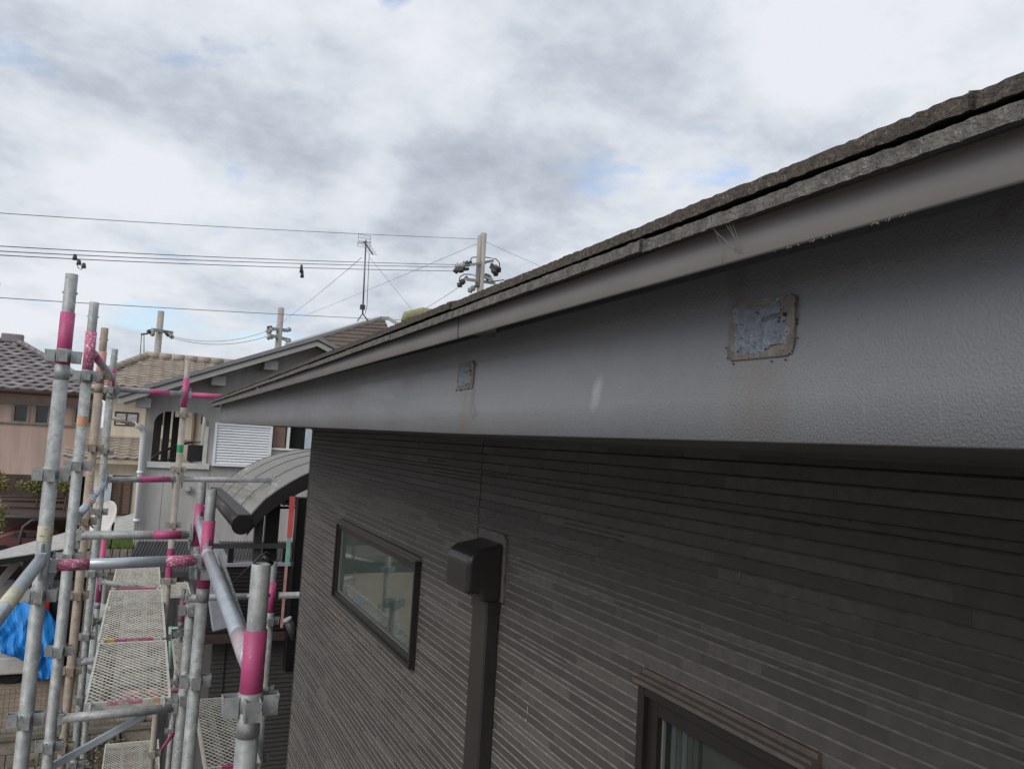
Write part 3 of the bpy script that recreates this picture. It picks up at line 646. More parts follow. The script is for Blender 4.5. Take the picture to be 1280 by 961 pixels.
def ledger(p, q, m_, label, segs=(), r=RS, heads=True):
    p, q = Vector(p), Vector(q); d = q-p; u = d.normalized()
    t = thing('scaffold_ledger', p, label, 'scaffold pipe', 'horizontal pipes of the scaffold')
    a, b = p+u*.045, q-u*.045
    m = MB(); m.tube([a, b], r, 16); obj('tube', m, m_, t)
    for (t0, t1, mm) in segs:
        m = MB(); m.tube([a+(b-a)*t0, a+(b-a)*t1], r+.0007, 16); obj('paint_band', m, mm, t)
    if heads:
        for e, s in ((p, 1), (q, -1)):
            m = MB(); c = e+u*s*.036; m.bar(c-u*.014, c+u*.014, .034, .05); m.box((c.x-.006,c.y-.006,c.z-.065),(c.x+.006,c.y+.006,c.z+.035)); hd = obj('wedge_head', m, m_, t); bevel(hd, .002)
            m = MB(); m.hexa([(c.x-.003,c.y-.009,c.z-.075),(c.x+.003,c.y-.009,c.z-.075),(c.x+.003,c.y+.003,c.z-.075),(c.x-.003,c.y+.003,c.z-.075),(c.x-.003,c.y-.012,c.z+.055),(c.x+.003,c.y-.012,c.z+.055),(c.x+.003,c.y+.012,c.z+.055),(c.x-.003,c.y+.012,c.z+.055)]); obj('wedge_pin', m, 'galv2', hd)
    return t
z1 = -.53
ledger((-.311,3.3,z1),(.256,3.4,z1),'galv_bright','cross pipe with chipped red paint on both ends, starting at the tallest left post',((0,.22,'pink_worn'),(.77,1,'pink_worn')))
ledger((-.296,4.28,-.545),(.27,4.28,-.54),'galv','cross pipe with pink right end just behind and above the chipped red pipe',((.66,.93,'pink'),))
ledger((-.275,6.35,.25),(.235,6.65,.26),'galv','upper far cross pipe with pink middle in front of the grey house',((.48,.80,'pink'),))
ledger((.235,6.7,.26),(.95,6.75,.27),'galv','short pink pipe right of the sand coloured post pointing at the roof corner',((0,.45,'pink'),))
ledger((-.275,6.35,-.41),(.235,6.65,-.41),'galv','lower far cross pipe with pink right half below the arched opening',((.45,.95,'pink'),))
ledger((.235,6.7,-.41),(1.0,6.75,-.40),'galv','plain far cross pipe running right from the sand coloured post to the awning')
ledger((-.318,1.75,-.53),(-.311,3.3,-.50),'galv_bright','bright pipe with rubbed stickers entering from the left edge to the tallest post',((.48,.62,'cream_tape'),))
ledger((.256,3.45,-.50),(.255,1.84,-.53),'galv_bright','big bright pipe running back from the nearest pink post to the ragged pink post',((0,.06,'pink_faint'),(.84,.97,'pink_faint')), r=.0225)
ledger((-.296,4.28,.35),(-.275,6.3,.33),'galv','upper rail on the left row from the chipped pink post to the farthest post',((.1,.3,'pink'),))
ledger((-.28,4.28,-.46),(-.27,5.3,-.455),'galv_bright','middle rail with pale pink end on the left row, nearer length',((.55,.75,'pink_pale'),))
ledger((-.28,5.3,-.455),(-.265,6.3,-.45),'galv_bright','middle rail on the left row, farther length')
ledger((-.296,4.28,-1.40),(.27,4.3,-1.40),'galv','heavy grey cross pipe carrying the nearest mesh deck')
ledger((-.296,5.3,-1.42),(.2,5.5,-1.42),'galv','grey cross pipe under the joint of the nearest and second mesh decks')
ledger((-.275,6.35,-1.42),(.235,6.7,-1.42),'galv2','grey cross pipe beneath the middle of the second mesh deck')
ledger((-.29,7.3,-1.30),(.2,7.3,-1.40),'galv2','grey cross pipe under the farthest mesh deck')
ledger((.256,3.45,-.50),(.27,4.3,-.47),'galv_bright','short bright pipe between the two pink posts left of the awning')
ledger((.27,5.3,-1.06),(.815,5.3,-1.06),'galv','thin grey pipe behind the nearest post leading to the wall corner')
ledger((.815,5.3,-1.06),(1.6,5.3,-1.06),'galv','thin grey pipe passing behind the charcoal wall corner', heads=False)
ledger((.26,4.55,-1.93),(.82,4.55,-1.93),'galv','cross pipe with pink length carrying the lower right mesh deck',((.3,.7,'pink'),))
ledger((.26,5.9,-1.93),(.9,5.9,-1.93),'galv2','grey cross pipe at the back end of the lower right mesh deck')
ledger(at(150,868,Y=7.8),at(258,858,Y=7.9),'pink_pale','worn pink pipe seen right of the nearest mesh deck',heads=False)
ledger(at(195,947,Y=6.7),at(222,908,Y=6.9),'pink','dark pink brace pipe rising beside the lowest deck', heads=False, r=.014)
# brace flat bar
m = MB(); m.bar(at(66,957,Y=4.33), at(182,892,Y=4.33), .02, .035); bevel(obj('diagonal_brace', m, 'galv_bright', None, 'flat grey diagonal brace below the nearest mesh deck', 'brace'), .003)
m = MB(); m.bar((.292,3.3,-.49),(.30,2.0,-.60), .01, .02); obj('thin_brace', m, 'galv2', None, 'thin flat bar lying along the right of the big bright pipe', 'brace')

def deck(x0, x1, y0, y1, z, label, fr='deckframe', strip=(), pitch=.056, st=.0042):
    t = thing('scaffold_deck', ((x0+x1)/2, y0, z), label, 'mesh deck', 'mesh decks of the scaffold')
    w = .022
    for (a, b) in (((x0,y0,z-.035),(x0+.012,y1,z+.004)),((x1-.012,y0,z-.035),(x1,y1,z+.004))):
        m = MB(); m.box(a, b); obj('side_rail', m, fr, t)
    for yy in (y0, y1-.02):
        m = MB(); m.box((x0+.012,yy,z-.034),(x1-.012,yy+.02,z+.003)); obj('end_rail', m, fr, t)
    for x in (x0+(x1-x0)*.33, x0+(x1-x0)*.67):
        m = MB(); m.box((x-.016,y0+.02,z-.034),(x+.016,y1-.02,z-.008)); obj('stringer', m, 'galv2', t)
    k = 1
    while y0+k*.3 < y1-.1:
        m = MB(); m.box((x0+.012,y0+k*.3-.012,z-.03),(x1-.012,y0+k*.3+.012,z-.0075)); obj('cross_bar', m, 'galv2', t); k += 1
    m = MB(); ax0, ax1, ay0, ay1 = x0+.012, x1-.012, y0+.02, y1-.02; sl = 1.6
    for s in (1, -1):
        y = ay0-(ax1-ax0)*sl
        while y < ay1+(ax1-ax0)*sl:
            xa, xb = ax0, ax1; ya = y if s > 0 else y+(ax1-ax0)*sl; yb = y+(ax1-ax0)*sl if s > 0 else y
            # clip to deck
            def clipt(yv): return (yv-ya)/(yb-ya)
            t0, t1 = 0, 1
            c0, c1 = sorted((clipt(ay0), clipt(ay1))); t0, t1 = max(t0, c0), min(t1, c1)
            if t1-t0 > .02:
                P = lambda q: Vector((xa+(xb-xa)*q, ya+(yb-ya)*q, z+(.001 if s > 0 else .0022)))
                m.bar(P(t0), P(t1), st, .003)
            y += pitch
    obj('mesh_grid', m, 'mesh', t, kind='stuff')
    for x in (x0+.03, x1-.03):
        for yy, s in ((y0, -1), (y1, 1)):
            m = MB(); m.tube([(x,yy,z-.01),(x,yy+s*.02,z+.008),(x,yy+s*.042,z-.004),(x,yy+s*.046,z-.04)], .007, 8); obj('hook', m, 'galv', t)
    for (a, b, mm) in strip:
        m = MB(); m.box((x0+(x1-x0)*a,y0-.0015,z-.014),(x0+(x1-x0)*b,y0-.0003,z+.001)); m.box((x0+(x1-x0)*a,y0-.0015,z+.0033),(x0+(x1-x0)*b,y0+.018,z+.0045)); obj('paint_mark', m, mm, t)
    return t
DZ = -1.36
deck(-.172,.215,4.335,5.49,DZ,'nearest pale mesh deck with pink front strip and orange mark',strip=((.26,.66,'pink_pale2'),(.78,.86,'orange')))
deck(-.180,.214,5.56,7.18,DZ,'second mesh deck beyond the nearest, red and yellow paint on its front edge',strip=((.25,.8,'pink_worn'),(.1,.24,'yellow')))
deck(-.172,.205,7.25,8.3,DZ,'farthest mesh deck with pink front edge before the dark ribbed roof',strip=((.1,.95,'pink'),))
deck(.435,.73,4.66,5.85,-1.86,'lower right mesh deck between the grey posts and the nearest pink post',strip=((.3,.75,'pink'),))
deck(.36,.80,7.0,8.0,-1.98,'grey plank deck lying crosswise behind the lower right mesh deck')
deck(-.13,.36,8.1,8.9,-3.2,'lowest mesh deck at the bottom edge below the diagonal brace')
deck(.44,.80,8.1,8.9,-3.2,'small lowest mesh deck right of the thin sand post foot')
deck(.24,.56,9.2,9.9,-1.8,'small pale mesh step at the end of the far deck')
# curtain rod-like rail post details: hooked handle behind near post
m = MB(); a, b = at(334,736,Y=4.9), at(331,730,Y=5.0)
pts = [at(285,735,Y=5.2), at(326,694,Y=5.2), at(333,690,Y=5.2), at(338,694,Y=5.2), at(337,699,Y=5.2)]
m.tube(pts, .006, 8); m.tube([at(329,695,Y=5.2), at(341,705,Y=5.2)], .014, 10); obj('hooked_bar', m, 'blackm', None, 'thin black hooked bar behind the top of the nearest post', 'hook')
# plywood-free green rail & small items by the wall of the grey house
m = MB()
for py in (785, 800, 806): m.tube([at(212,py,Y=11.5), at(240,py-1,Y=11.5)], .018, 8)
m.tube([at(240,783,Y=11.5), at(240,835,Y=11.5)], .022, 8); m.tube([at(213,783,Y=11.5), at(213,835,Y=11.5)], .022, 8)
obj('green_rail', m, 'green_rail', None, 'pale green pipe rail right of the nearest mesh deck against the grey wall', 'rail')
for i, (x, y, m_, lab) in enumerate(((100,700,'galv2','') ,)): pass

# ------------------------------------------------------------------ block wall and wire fence
FY = 12.5
bw = thing('block_wall', (2,FY,-5.4), 'weathered concrete block wall below the wire fence', 'wall')
m = MB(); m.box((-9,FY+.02,-5.4),(14,FY+.11,-4.33)); obj('mortar', m, 'coping', bw)
bmes = []
for v in range(6):
    rnd = random.Random(v); mm = MB(); 
    j = lambda: rnd.uniform(-.008,.008)
    mm.hexa([(.005,j(),.005),(.385,j(),.005),(.385,.06,.005),(.005,.06,.005),(.005,j(),.178),(.385,j(),.178),(.385,.06,.178),(.005,.06,.178)])
    me = bpy.data.meshes.new('concrete_block'); me.from_pydata([tuple(p) for p in mm.v], [], mm.f); me.materials.append(mt['block' if v % 3 else 'block2']); bmes.append(me)
cop_z = -4.31; rnd = random.Random(5)
for r_ in range(6):
    for c in range(-6, 14):
        if r_ > 3 and (c < -4 or c > 5): continue
        o = bpy.data.objects.new('concrete_block', rnd.choice(bmes)); C.objects.link(o); o.parent = bw
        o.location = Vector((c*.39+(.195 if r_ % 2 else 0), FY-.012, cop_z-.01-(r_+1)*.183))-bw.location
for c in range(-4, 7):
    m = MB(); m.box((c*.9+.004,FY-.04,cop_z-.01),(c*.9+.896,FY+.13,cop_z+.06)); bevel(obj('coping_stone', m, 'coping', bw), .008)
m = MB(); a = at(135,925,Y=FY); m.box((a.x-.14,FY-.075,-5.39),(a.x+.14,FY-.03,cop_z-.015)); bevel(obj('buttress', m, 'block2', bw), .01)
wf = thing('wire_fence', (0,FY,cop_z+.06), 'low brown wire mesh fence standing on the block wall', 'fence')
m = MB(); ft = -3.66
x = -4.0
while x < 4.5: m.bar((x,FY+.045,cop_z+.04),(x,FY+.045,ft),.0055,.0055); x += .062
z = cop_z+.1
while z < ft+.01: m.bar((-4,FY+.04,z),(4.5,FY+.04,z),.0055,.0055); z += .062
obj('wire_mesh', m, 'wire', wf, kind='stuff')
for c in range(-2, 3):
    m = MB(); m.tube([(c*1.9+.3,FY+.06,cop_z+.03),(c*1.9+.3,FY+.06,ft+.03)], .018, 8); obj('fence_post', m, 'wire', wf)

# ------------------------------------------------------------------ roofs with real tiles
def tiles(e0, e1, r1, r0, tw, tl, mats, parent, name='tiles', amp=.028, pinch=0):
    e0, e1, r1, r0 = map(Vector, (e0, e1, r1, r0)); m = MB()
    nrm = (e1-e0).cross(r0-e0).normalized(); nrm = nrm if nrm.z > 0 else -nrm
    L_ = (r0+r1-e0-e1).length/2; nv = max(1, int(round(L_/tl))); ux = (e1-e0).normalized(); rnd = random.Random(nv)
    for i in range(nv):
        v0, v1 = i/nv, (i+1.12)/nv
        a0, b0 = e0.lerp(r0, v0), e1.lerp(r1, v0); a1 = e0.lerp(r0, min(1,v1)); b1 = e1.lerp(r1, min(1,v1))
        off = tw*.5*(i % 2) if 'ptile' in mats else 0; s0 = (a0-e0).dot(ux); w = (b0-a0).dot(ux); up = (a1-a0)-ux*((a1-a0).dot(ux))
        s1a = (a1-e0).dot(ux); s1b = (b1-e0).dot(ux)
        k0 = math.floor(s0/tw); k = k0
        while k*tw < s0+w:
            xa, xb = k*tw+off, (k+1)*tw+off
            if xa >= min(s0, s1a)-tw*.4 and xb <= max(s0+w, s1b)+tw*.4:
                j = rnd.uniform(-.004,.004); row = []
                for q, hgt in enumerate((.35, 1, .75, .1, 0, .12, .35)):
                    row.append((xa+(xb-xa)*q/6, hgt*amp+j))
                for q in range(6):
                    p, p2 = row[q], row[q+1]; base = a0-ux*s0
                    A = base+ux*p[0]+nrm*(p[1]+.03); B = base+ux*p2[0]+nrm*(p2[1]+.03)
                    A2 = base+ux*p[0]+nrm*(p[1])+up; B2 = base+ux*p2[0]+nrm*(p2[1])+up
                    mi = rnd.random() < .25 and q < 0
                    m.quad([A, B, B2, A2], (i*7+k*3) % 5 == 0, True); m.quad([A-nrm*.028, B-nrm*.028, B, A], 0)
            k += 1
    m.quad([e0, e1, r1, r0]); return obj(name, m, mats, parent, kind='stuff')
def ridge(parent, p, q, r, mats, n=None):
    p, q = Vector(p), Vector(q); n = n or max(2, int((q-p).length/.3)); m = MB()
    for i in range(n):
        a, b = p.lerp(q, i/n), p.lerp(q, (i+.96)/n); m.tube([a, b], [r*1.06, r], 10)
    obj('ridge_tiles', m, mats, parent)

# pink house, far left
PY = 20
pk = thing('pink_house', (-3,PY,-4.35), 'dusty pink two storey house with purple grey tiled roof at the left edge', 'house')
ez = .60; wr = at(104,560,Y=PY).x
band = at(0,592,Y=PY).z
def slab_windows(m_front, X0, X1, Y, Z0, Z1, holes, mats_i=0):
    # front wall with real openings
    xs = sorted({X0, X1, *[h[0] for h in holes], *[h[1] for h in holes]}); zs = sorted({Z0, Z1, *[h[2] for h in holes], *[h[3] for h in holes]})
    for xa, xb in zip(xs, xs[1:]):
        for za, zb in zip(zs, zs[1:]):
            cx, cz_ = (xa+xb)/2, (za+zb)/2
            if any(h[0] < cx < h[1] and h[2] < cz_ < h[3] for h in holes): continue
            m_front.quad([(xa,Y,za),(xb,Y,za),(xb,Y,zb),(xa,Y,zb)])
    for h in holes:
        d = .12
        m_front.quad([(h[0],Y,h[2]),(h[0],Y,h[3]),(h[0],Y+d,h[3]),(h[0],Y+d,h[2])]); m_front.quad([(h[1],Y,h[2]),(h[1],Y,h[3]),(h[1],Y+d,h[3]),(h[1],Y+d,h[2])])
        m_front.quad([(h[0],Y,h[2]),(h[1],Y,h[2]),(h[1],Y+d,h[2]),(h[0],Y+d,h[2])]); m_front.quad([(h[0],Y,h[3]),(h[1],Y,h[3]),(h[1],Y+d,h[3]),(h[0],Y+d,h[3])])
def hole(x0, y0, x1, y1, Y):
    a, b = at(x0, y0, Y=Y), at(x1, y1, Y=Y); return (a.x, b.x, b.z, a.z)
pw = [hole(18,505,34,528,PY), hole(45,506,60,530,PY), hole(94,509,117,530,PY), (-4.6,-3.9,-.1,.35)]
m = MB(); slab_windows(m, -7, wr, PY, band, ez+.05, pw); m.quad([(wr,PY,band),(wr,PY+6,band),(wr,PY+6,ez),(wr,PY,ez)]); m.quad([(-7,PY,band),(-7,PY+6,band),(-7,PY+6,ez),(-7,PY,ez)]); obj('wall', m, 'pinkw', pk)
m = MB(); m.box((-7,PY-.03,-4.35),(wr+.02,PY+6,band)); obj('lower_wall', m, 'brownw', pk)
for i, z in enumerate((-1.72,-1.92,-2.1)):
    m = MB(); m.box((-4.2,PY-.12,z-.04),(at(52,600,Y=PY).x,PY-.035,z+.03)); obj('louvre', m, 'frameb', pk)
for h in pw:
    m = MB(); f = .035
    m.box((h[0]-f,PY-.03,h[2]-f),(h[0]+f*.6,PY+.05,h[3]+f)); m.box((h[1]-f*.6,PY-.03,h[2]-f),(h[1]+f,PY+.05,h[3]+f)); m.box((h[0]+f*.6,PY-.028,h[2]-f),(h[1]-f*.6,PY+.05,h[2]+f*.6)); m.box((h[0]+f*.6,PY-.028,h[3]-f*.6),(h[1]-f*.6,PY+.05,h[3]+f))
    w = obj('window_frame', m, 'frameb', pk); m = MB(); m.quad([(h[0],PY+.04,h[2]),(h[1],PY+.04,h[2]),(h[1],PY+.04,h[3]),(h[0],PY+.04,h[3])]); obj('pane', m, 'glass', w)
m = MB(); m.box((-7.3,PY-.35,ez-.09),(wr+.36,PY-.30,ez+.0)); m.box((wr+.31,PY-.30,ez-.09),(wr+.36,PY+6.3,ez+0)); obj('eave_board', m, 'brownw', pk)
m = MB(); m.box((-7,PY-.08,ez-.30),(wr+.02,PY-.001,ez-.26)); m.box((-7,PY-.05,-.13),(wr+.01,PY-.001,-.10)); obj('wall_trim', m, 'frameb', pk)
m = MB(); m.quad([(-7.3,PY-.3,ez-.08),(wr+.31,PY-.3,ez-.08),(wr+.31,PY,ez-.08),(-7.3,PY,ez-.08)]); obj('soffit', m, 'frameb', pk)
ry = PY+2.6; ra = at(22,430,Y=ry); rl = at(4,428,Y=ry); rzz = ra.z
tiles((-7.3,PY-.36,ez),(wr+.38,PY-.36,ez),(ra.x,ry,rzz),(rl.x-.05,ry,rzz),.27,.24,['ptile','ptile2'],pk)
tiles((wr+.38,PY-.36,ez),(wr+.38,PY+5.6,ez),(ra.x,ry+.01,rzz),(ra.x,ry,rzz),.27,.24,['ptile','ptile2'],pk)
ridge(pk, (ra.x,ry,rzz+.07), (wr+.4,PY-.38,ez+.08), .07, 'ptile'); ridge(pk, (rl.x,ry,rzz+.07), (-7.3,PY-.38,ez+.08), .07, 'ptile')
m = MB(); m.box((rl.x-.05,ry-.1,rzz+.02),(ra.x+.12,ry+.1,rzz+.24)); bevel(obj('ridge_cap', m, 'ptile', pk), .03)

m = MB(); m.tube([(-7.3,PY-.42,ez-.04),(wr+.40,PY-.42,ez-.04)], .05, 8); obj('gutter', m, 'brownw', pk)
m = MB(); m.tube([(-3.6,PY-.05,ez-.1),(-3.6,PY-.05,band)], .03, 8); obj('downpipe', m, 'frameb', pk)
# cream house, tiled, behind the grey one
CY = 19
ch = thing('cream_house', (1,CY,-4.35), 'cream house with beige clay tile roof and brown louvred shutters behind the grey house', 'house')
ez = at(150,484,Y=CY).z+.0; cl = at(128,540,Y=CY).x
lw = [hole(144,514,172,533,CY), hole(195,514,203,531,CY), hole(252,516,262,530,CY)]
m = MB(); slab_windows(m, cl, 7, CY, -4.35, ez, lw); m.quad([(cl,CY,-4.35),(cl,CY+6,-4.35),(cl,CY+6,ez),(cl,CY,ez)]); obj('wall', m, 'cream', ch)
def shutters(h, Y, parent, n=9):
    x0, x1, z0, z1 = h; m = MB(); f = .03
    m.box((x0,Y-.02,z0),(x0+f,Y+.03,z1)); m.box((x1-f,Y-.02,z0),(x1,Y+.03,z1)); m.box((x0+f,Y-.018,z0),(x1-f,Y+.03,z0+f)); m.box((x0+f,Y-.018,z1-f),(x1-f,Y+.03,z1)); m.box(((x0+x1)/2-f/2,Y-.019,z0+f),((x0+x1)/2+f/2,Y+.03,z1-f)); s = obj('shutter_frame', m, 'brownw', parent)
    m = MB()
    for i in range(n):
        z = z0+f+(z1-z0-2*f)*i/n; m.bar((x0+f,Y+.015,z+.02),(x1-f,Y+.015,z+.02),.02,(z1-z0)/n*.62)
    obj('slats', m, 'louvre', s)
for h in lw: shutters(h, CY, ch)
rz0 = at(180,447,Y=CY+2.2).z; rx0 = at(182,450,Y=CY+2.2).x
tiles((cl-.45,CY-.45,ez),(7,CY-.45,ez),(7,CY+2.2,rz0),(rx0,CY+2.2,rz0),.24,.22,['btile','btile2'],ch)
ridge(ch, (rx0,CY+2.2,rz0+.07), (7,CY+2.2,rz0+.07), .09, 'btile'); ridge(ch, (rx0,CY+2.2,rz0+.06), (cl-.45,CY-.45,ez+.08), .08, 'btile')
m = MB(); m.box((cl-.45,CY-.46,ez-.12),(7,CY-.42,ez-.02)); obj('eave_board', m, 'creamtrim', ch)
m = MB(); m.box((cl-.01,CY-.03,at(150,546,Y=CY).z-.02),(3,CY-.001,at(150,546,Y=CY).z+.02)); obj('wall_trim', m, 'creamtrim', ch)
m = MB(); m.tube([(cl-.45,CY-.5,ez-.05),(7,CY-.5,ez-.05)], .05, 8); obj('gutter', m, 'creamtrim', ch)
m = MB(); a = at(243,520,Y=CY); m.tube([(a.x,CY-.05,ez-.1),(a.x,CY-.05,-1.5)], .035, 8); obj('downpipe', m, 'louvre', ch)
# lower tiled roof in front of it
LY = 17.5; a = at(120,580,Y=LY); b = at(180,575,Y=LY); tz = at(150,549,Y=CY).z
tiles((a.x-.6,LY,b.z),(b.x+.3,LY,b.z),(b.x+.3,CY-.002,tz),(a.x-.3,CY-.002,tz),.22,.22,['btile','btile2'],ch,'porch_roof_tiles')
m = MB(); m.box((a.x-.5,LY+.02,b.z-.10),(b.x+.3,LY+.06,b.z-.0)); obj('porch_eave_board', m, 'creamtrim', ch)
ph = [hole(140,594,162,644,LY+.3)]
m = MB(); slab_windows(m, a.x-.1, b.x+.3, LY+.3, -4.35, b.z-.02, ph); m.quad([(a.x-.1,LY+.3,-4.35),(a.x-.1,CY,-4.35),(a.x-.1,CY,b.z),(a.x-.1,LY+.3,b.z)]); obj('porch_wall', m, 'cream', ch)
shutters(ph[0], LY+.3, ch, 16)
m = MB(); q = hole(126,592,135,655,LY+.25); m.box((q[0],LY+.2,q[2]),(q[1],LY+.26,q[3])); obj('side_window', m, 'curtain', ch)

# grey house ----------------------------------------------------------------
HY = 13
gh = thing('grey_house', (3,HY,-4.35), 'grey rendered house with arched balcony opening and low gable behind the charcoal corner', 'house')
xl = at(178,560,Y=HY).x
rakeL, rakeA = at(148,494,Y=HY-.5), at(396,423,Y=HY-.5)
sl = (rakeA.z-rakeL.z)/(rakeA.x-rakeL.x)
def roofz(x): return rakeL.z+sl*(x-rakeL.x)
def rpt(x, y=HY, dz=0): return (x, y, min(roofz(x), roofz(2*rakeA.x-x))-.06+dz)
# front wall with rounded opening
o0, o1 = at(188,578,Y=HY), at(263,515,Y=HY); ox0, ox1, oz0, oz1 = o0.x, o1.x, at(225,578,Y=HY).z, at(225,515,Y=HY).z
wn = hole(339,531,391,562,HY); xr = 7.0
def opening(n=6, rr=.20):
    pts = [(ox0,oz0),(ox1,oz0)]
    for i in range(n+1): a = R(90*i/n); pts.append((ox1-rr+rr*math.cos(a), oz1-rr+rr*math.sin(a)))
    for i in range(n+1): a = R(90+90*i/n); pts.append((ox0+rr+rr*math.cos(a), oz1-rr+rr*math.sin(a)))
    return pts
op = opening()
me = bpy.data.meshes.new('front'); bm = bmesh.new()
def loop(pts, y): 
    vs = [bm.verts.new((p[0], y, p[1])) for p in pts]; return [bm.edges.new((vs[i], vs[(i+1) % len(vs)])) for i in range(len(vs))]
outer = [(xl,-4.35),(xr,-4.35),(xr,rpt(xr)[2]),(rakeA.x,rpt(rakeA.x)[2]),(xl,rpt(xl)[2])]
es = loop(outer, 0)+loop(op, 0)+loop([(wn[0],wn[2]),(wn[1],wn[2]),(wn[1],wn[3]),(wn[0],wn[3])], 0)
bmesh.ops.triangle_fill(bm, edges=es, use_beauty=True); m = MB()
for f in bm.faces:
    m.quad([(v.co.x, HY, v.co.z) for v in f.verts])
    if True: m.quad([(v.co.x, HY+.14, v.co.z) for v in f.verts])
bm.free()
for pp in (op, [(wn[0],wn[2]),(wn[1],wn[2]),(wn[1],wn[3]),(wn[0],wn[3])]):
    for i in range(len(pp)):
        a, b = pp[i], pp[(i+1) % len(pp)]; m.quad([(a[0],HY,a[1]),(b[0],HY,b[1]),(b[0],HY+.14,b[1]),(a[0],HY+.14,a[1])])
m.quad([(xl,HY,-4.35),(xl,HY+.14,-4.35),(xl,HY+.14,rpt(xl)[2]),(xl,HY,rpt(xl)[2])])
# room box to the right of the balcony, balcony parapet to the left
xi = ox1+.15
m.quad([(xi,HY+.14,-4.35),(xi,HY+4.4,-4.35),(xi,HY+4.4,rpt(xi)[2]-.02),(xi,HY+.14,rpt(xi)[2]-.02)]); m.quad([(xl,HY+.14,-4.35),(xl,HY+4.4,-4.35),(xl,HY+4.4,oz0-.15),(xl,HY+.14,oz0-.15)])
obj('wall', m, 'hw', gh)
m = MB(); m.box((ox0-.05,HY-.05,oz0-.09),(ox1+.05,HY+.1,oz0)); m.box((ox1-.055,HY-.03,oz0),(ox1+.0,HY+.12,oz1-.2)); bevel(obj('balcony_sill', m, 'whitesill', gh), .006)
m = MB(); q = hole(236,556,253,577,HY+.5); m.box((q[0],HY+.5,q[2]),(q[1],HY+.8,q[3])); obj('balcony_box', m, 'dgrey', gh)
for px, w in ((196,5),(208,4),(219,4)):
    p = at(px,540,Y=HY+1.0+.4*(px-196)/12); ww = .085 if w == 5 else .07; m = MB(); m.box((p.x-ww*.75,p.y,oz0-.3),(p.x+ww*.75,p.y+.1,roofz(p.x)-.06)); obj('balcony_pillar', m, 'darkm', gh)
m = MB(); m.tube([at(184,577,Y=HY+.3),at(200,566,Y=HY+.6),at(222,556,Y=HY+1.2),at(240,553,Y=HY+2)], .02, 8); m.tube([at(186,580,Y=HY+.3),at(222,572,Y=HY+1.2)], .016, 8); obj('curved_rail', m, 'dgrey', gh)
# shutter and window
sh = hole(270,530,336,582,HY); a = at(269,528,Y=HY); b = at(338,584,Y=HY)
sx0, sx1, sz0, sz1 = a.x, b.x-.02, at(300,583,Y=HY).z, at(300,530,Y=HY).z
m = MB(); f = .035; m.box((sx0,HY-.09,sz0),(sx0+f,HY-.002,sz1)); m.box((sx1-f,HY-.09,sz0),(sx1,HY-.002,sz1)); m.box((sx0+f,HY-.088,sz0),(sx1-f,HY-.002,sz0+f)); m.box((sx0+f,HY-.088,sz1-f),(sx1-f,HY-.002,sz1)); sb = obj('shutter_case', m, 'white', gh)
n = 14
for i in range(n):
    z = sz0+f+(sz1-sz0-2*f)*i/n; h = (sz1-sz0-2*f)/n
    m = MB(); m.hexa([(sx0+f,HY-.078,z+.004),(sx1-f,HY-.078,z+.004),(sx1-f,HY-.03,z+.004),(sx0+f,HY-.03,z+.004),(sx0+f,HY-.058,z+h-.002),(sx1-f,HY-.058,z+h-.002),(sx1-f,HY-.03,z+h-.002),(sx0+f,HY-.03,z+h-.002)]); obj('slat', m, 'white', sb)
m = MB(); f = .03; x0, x1, z0_, z1_ = wn
m.box((x0,HY-.03,z0_),(x0+f,HY+.06,z1_)); m.box((x1-f,HY-.03,z0_),(x1,HY+.06,z1_)); xm = at(360.5,545,Y=HY).x; m.box((xm-.02,HY-.028,z0_),(xm+.02,HY+.06,z1_)); m.box((x0+f,HY-.03,z0_-.03),(x1-f,HY+.06,z0_)); wf_ = obj('window_frame', m, 'white', gh)
m = MB(); m.quad([(x0,HY+.05,z0_),(x1,HY+.05,z0_),(x1,HY+.05,z1_),(x0,HY+.05,z1_)]); obj('pane', m, 'glass', wf_)
m = MB(); xc = at(382,545,Y=HY).x; m.box((xc,HY+.035,z0_),(xc+.12,HY+.048,z1_)); obj('curtain', m, 'curtain', wf_)
m = MB(); m.box((at(342,545,Y=HY).x,HY+.035,z0_),(at(357,545,Y=HY).x,HY+.048,z1_)); obj('blind', m, 'louvre', wf_)
# roof: rake, verge boards, slopes
ov = HY-.55; bk = HY+3.2
def slopepts(x0, x1, dz0, dz1, y0, y1):
    return None
for (side) in (0, 1):
    X0, X1 = (rakeL.x-.0, rakeA.x) if side == 0 else (2*rakeA.x-rakeL.x, rakeA.x)
    m = MB(); z0_, z1_ = rakeL.z, rakeA.z
    m.hexa([(X0,ov,z0_-.05),(X1,ov,z1_-.05),(X1,bk,z1_-.05),(X0,bk,z0_-.05),(X0,ov,z0_),(X1,ov,z1_),(X1,bk,z1_),(X0,bk,z0_)]); obj('roof', m, 'hroof', gh)
    m = MB(); m.hexa([(X0,ov-.03,z0_-.13),(X1,ov-.03,z1_-.13),(X1,ov+.02,z1_-.13),(X0,ov+.02,z0_-.13),(X0,ov-.03,z0_-.055),(X1,ov-.03,z1_-.055),(X1,ov+.02,z1_-.055),(X0,ov+.02,z0_-.055)]); obj('verge_board', m, 'hroof2', gh)
    m = MB(); m.hexa([(X0,ov-.06,z0_-.03),(X1,ov-.06,z1_-.03),(X1,ov+.0,z1_-.03),(X0,ov+.0,z0_-.03),(X0,ov-.06,z0_+.03),(X1,ov-.06,z1_+.03),(X1,ov+.0,z1_+.03),(X0,ov+.0,z0_+.03)]); obj('verge_trim', m, 'hroof', gh)
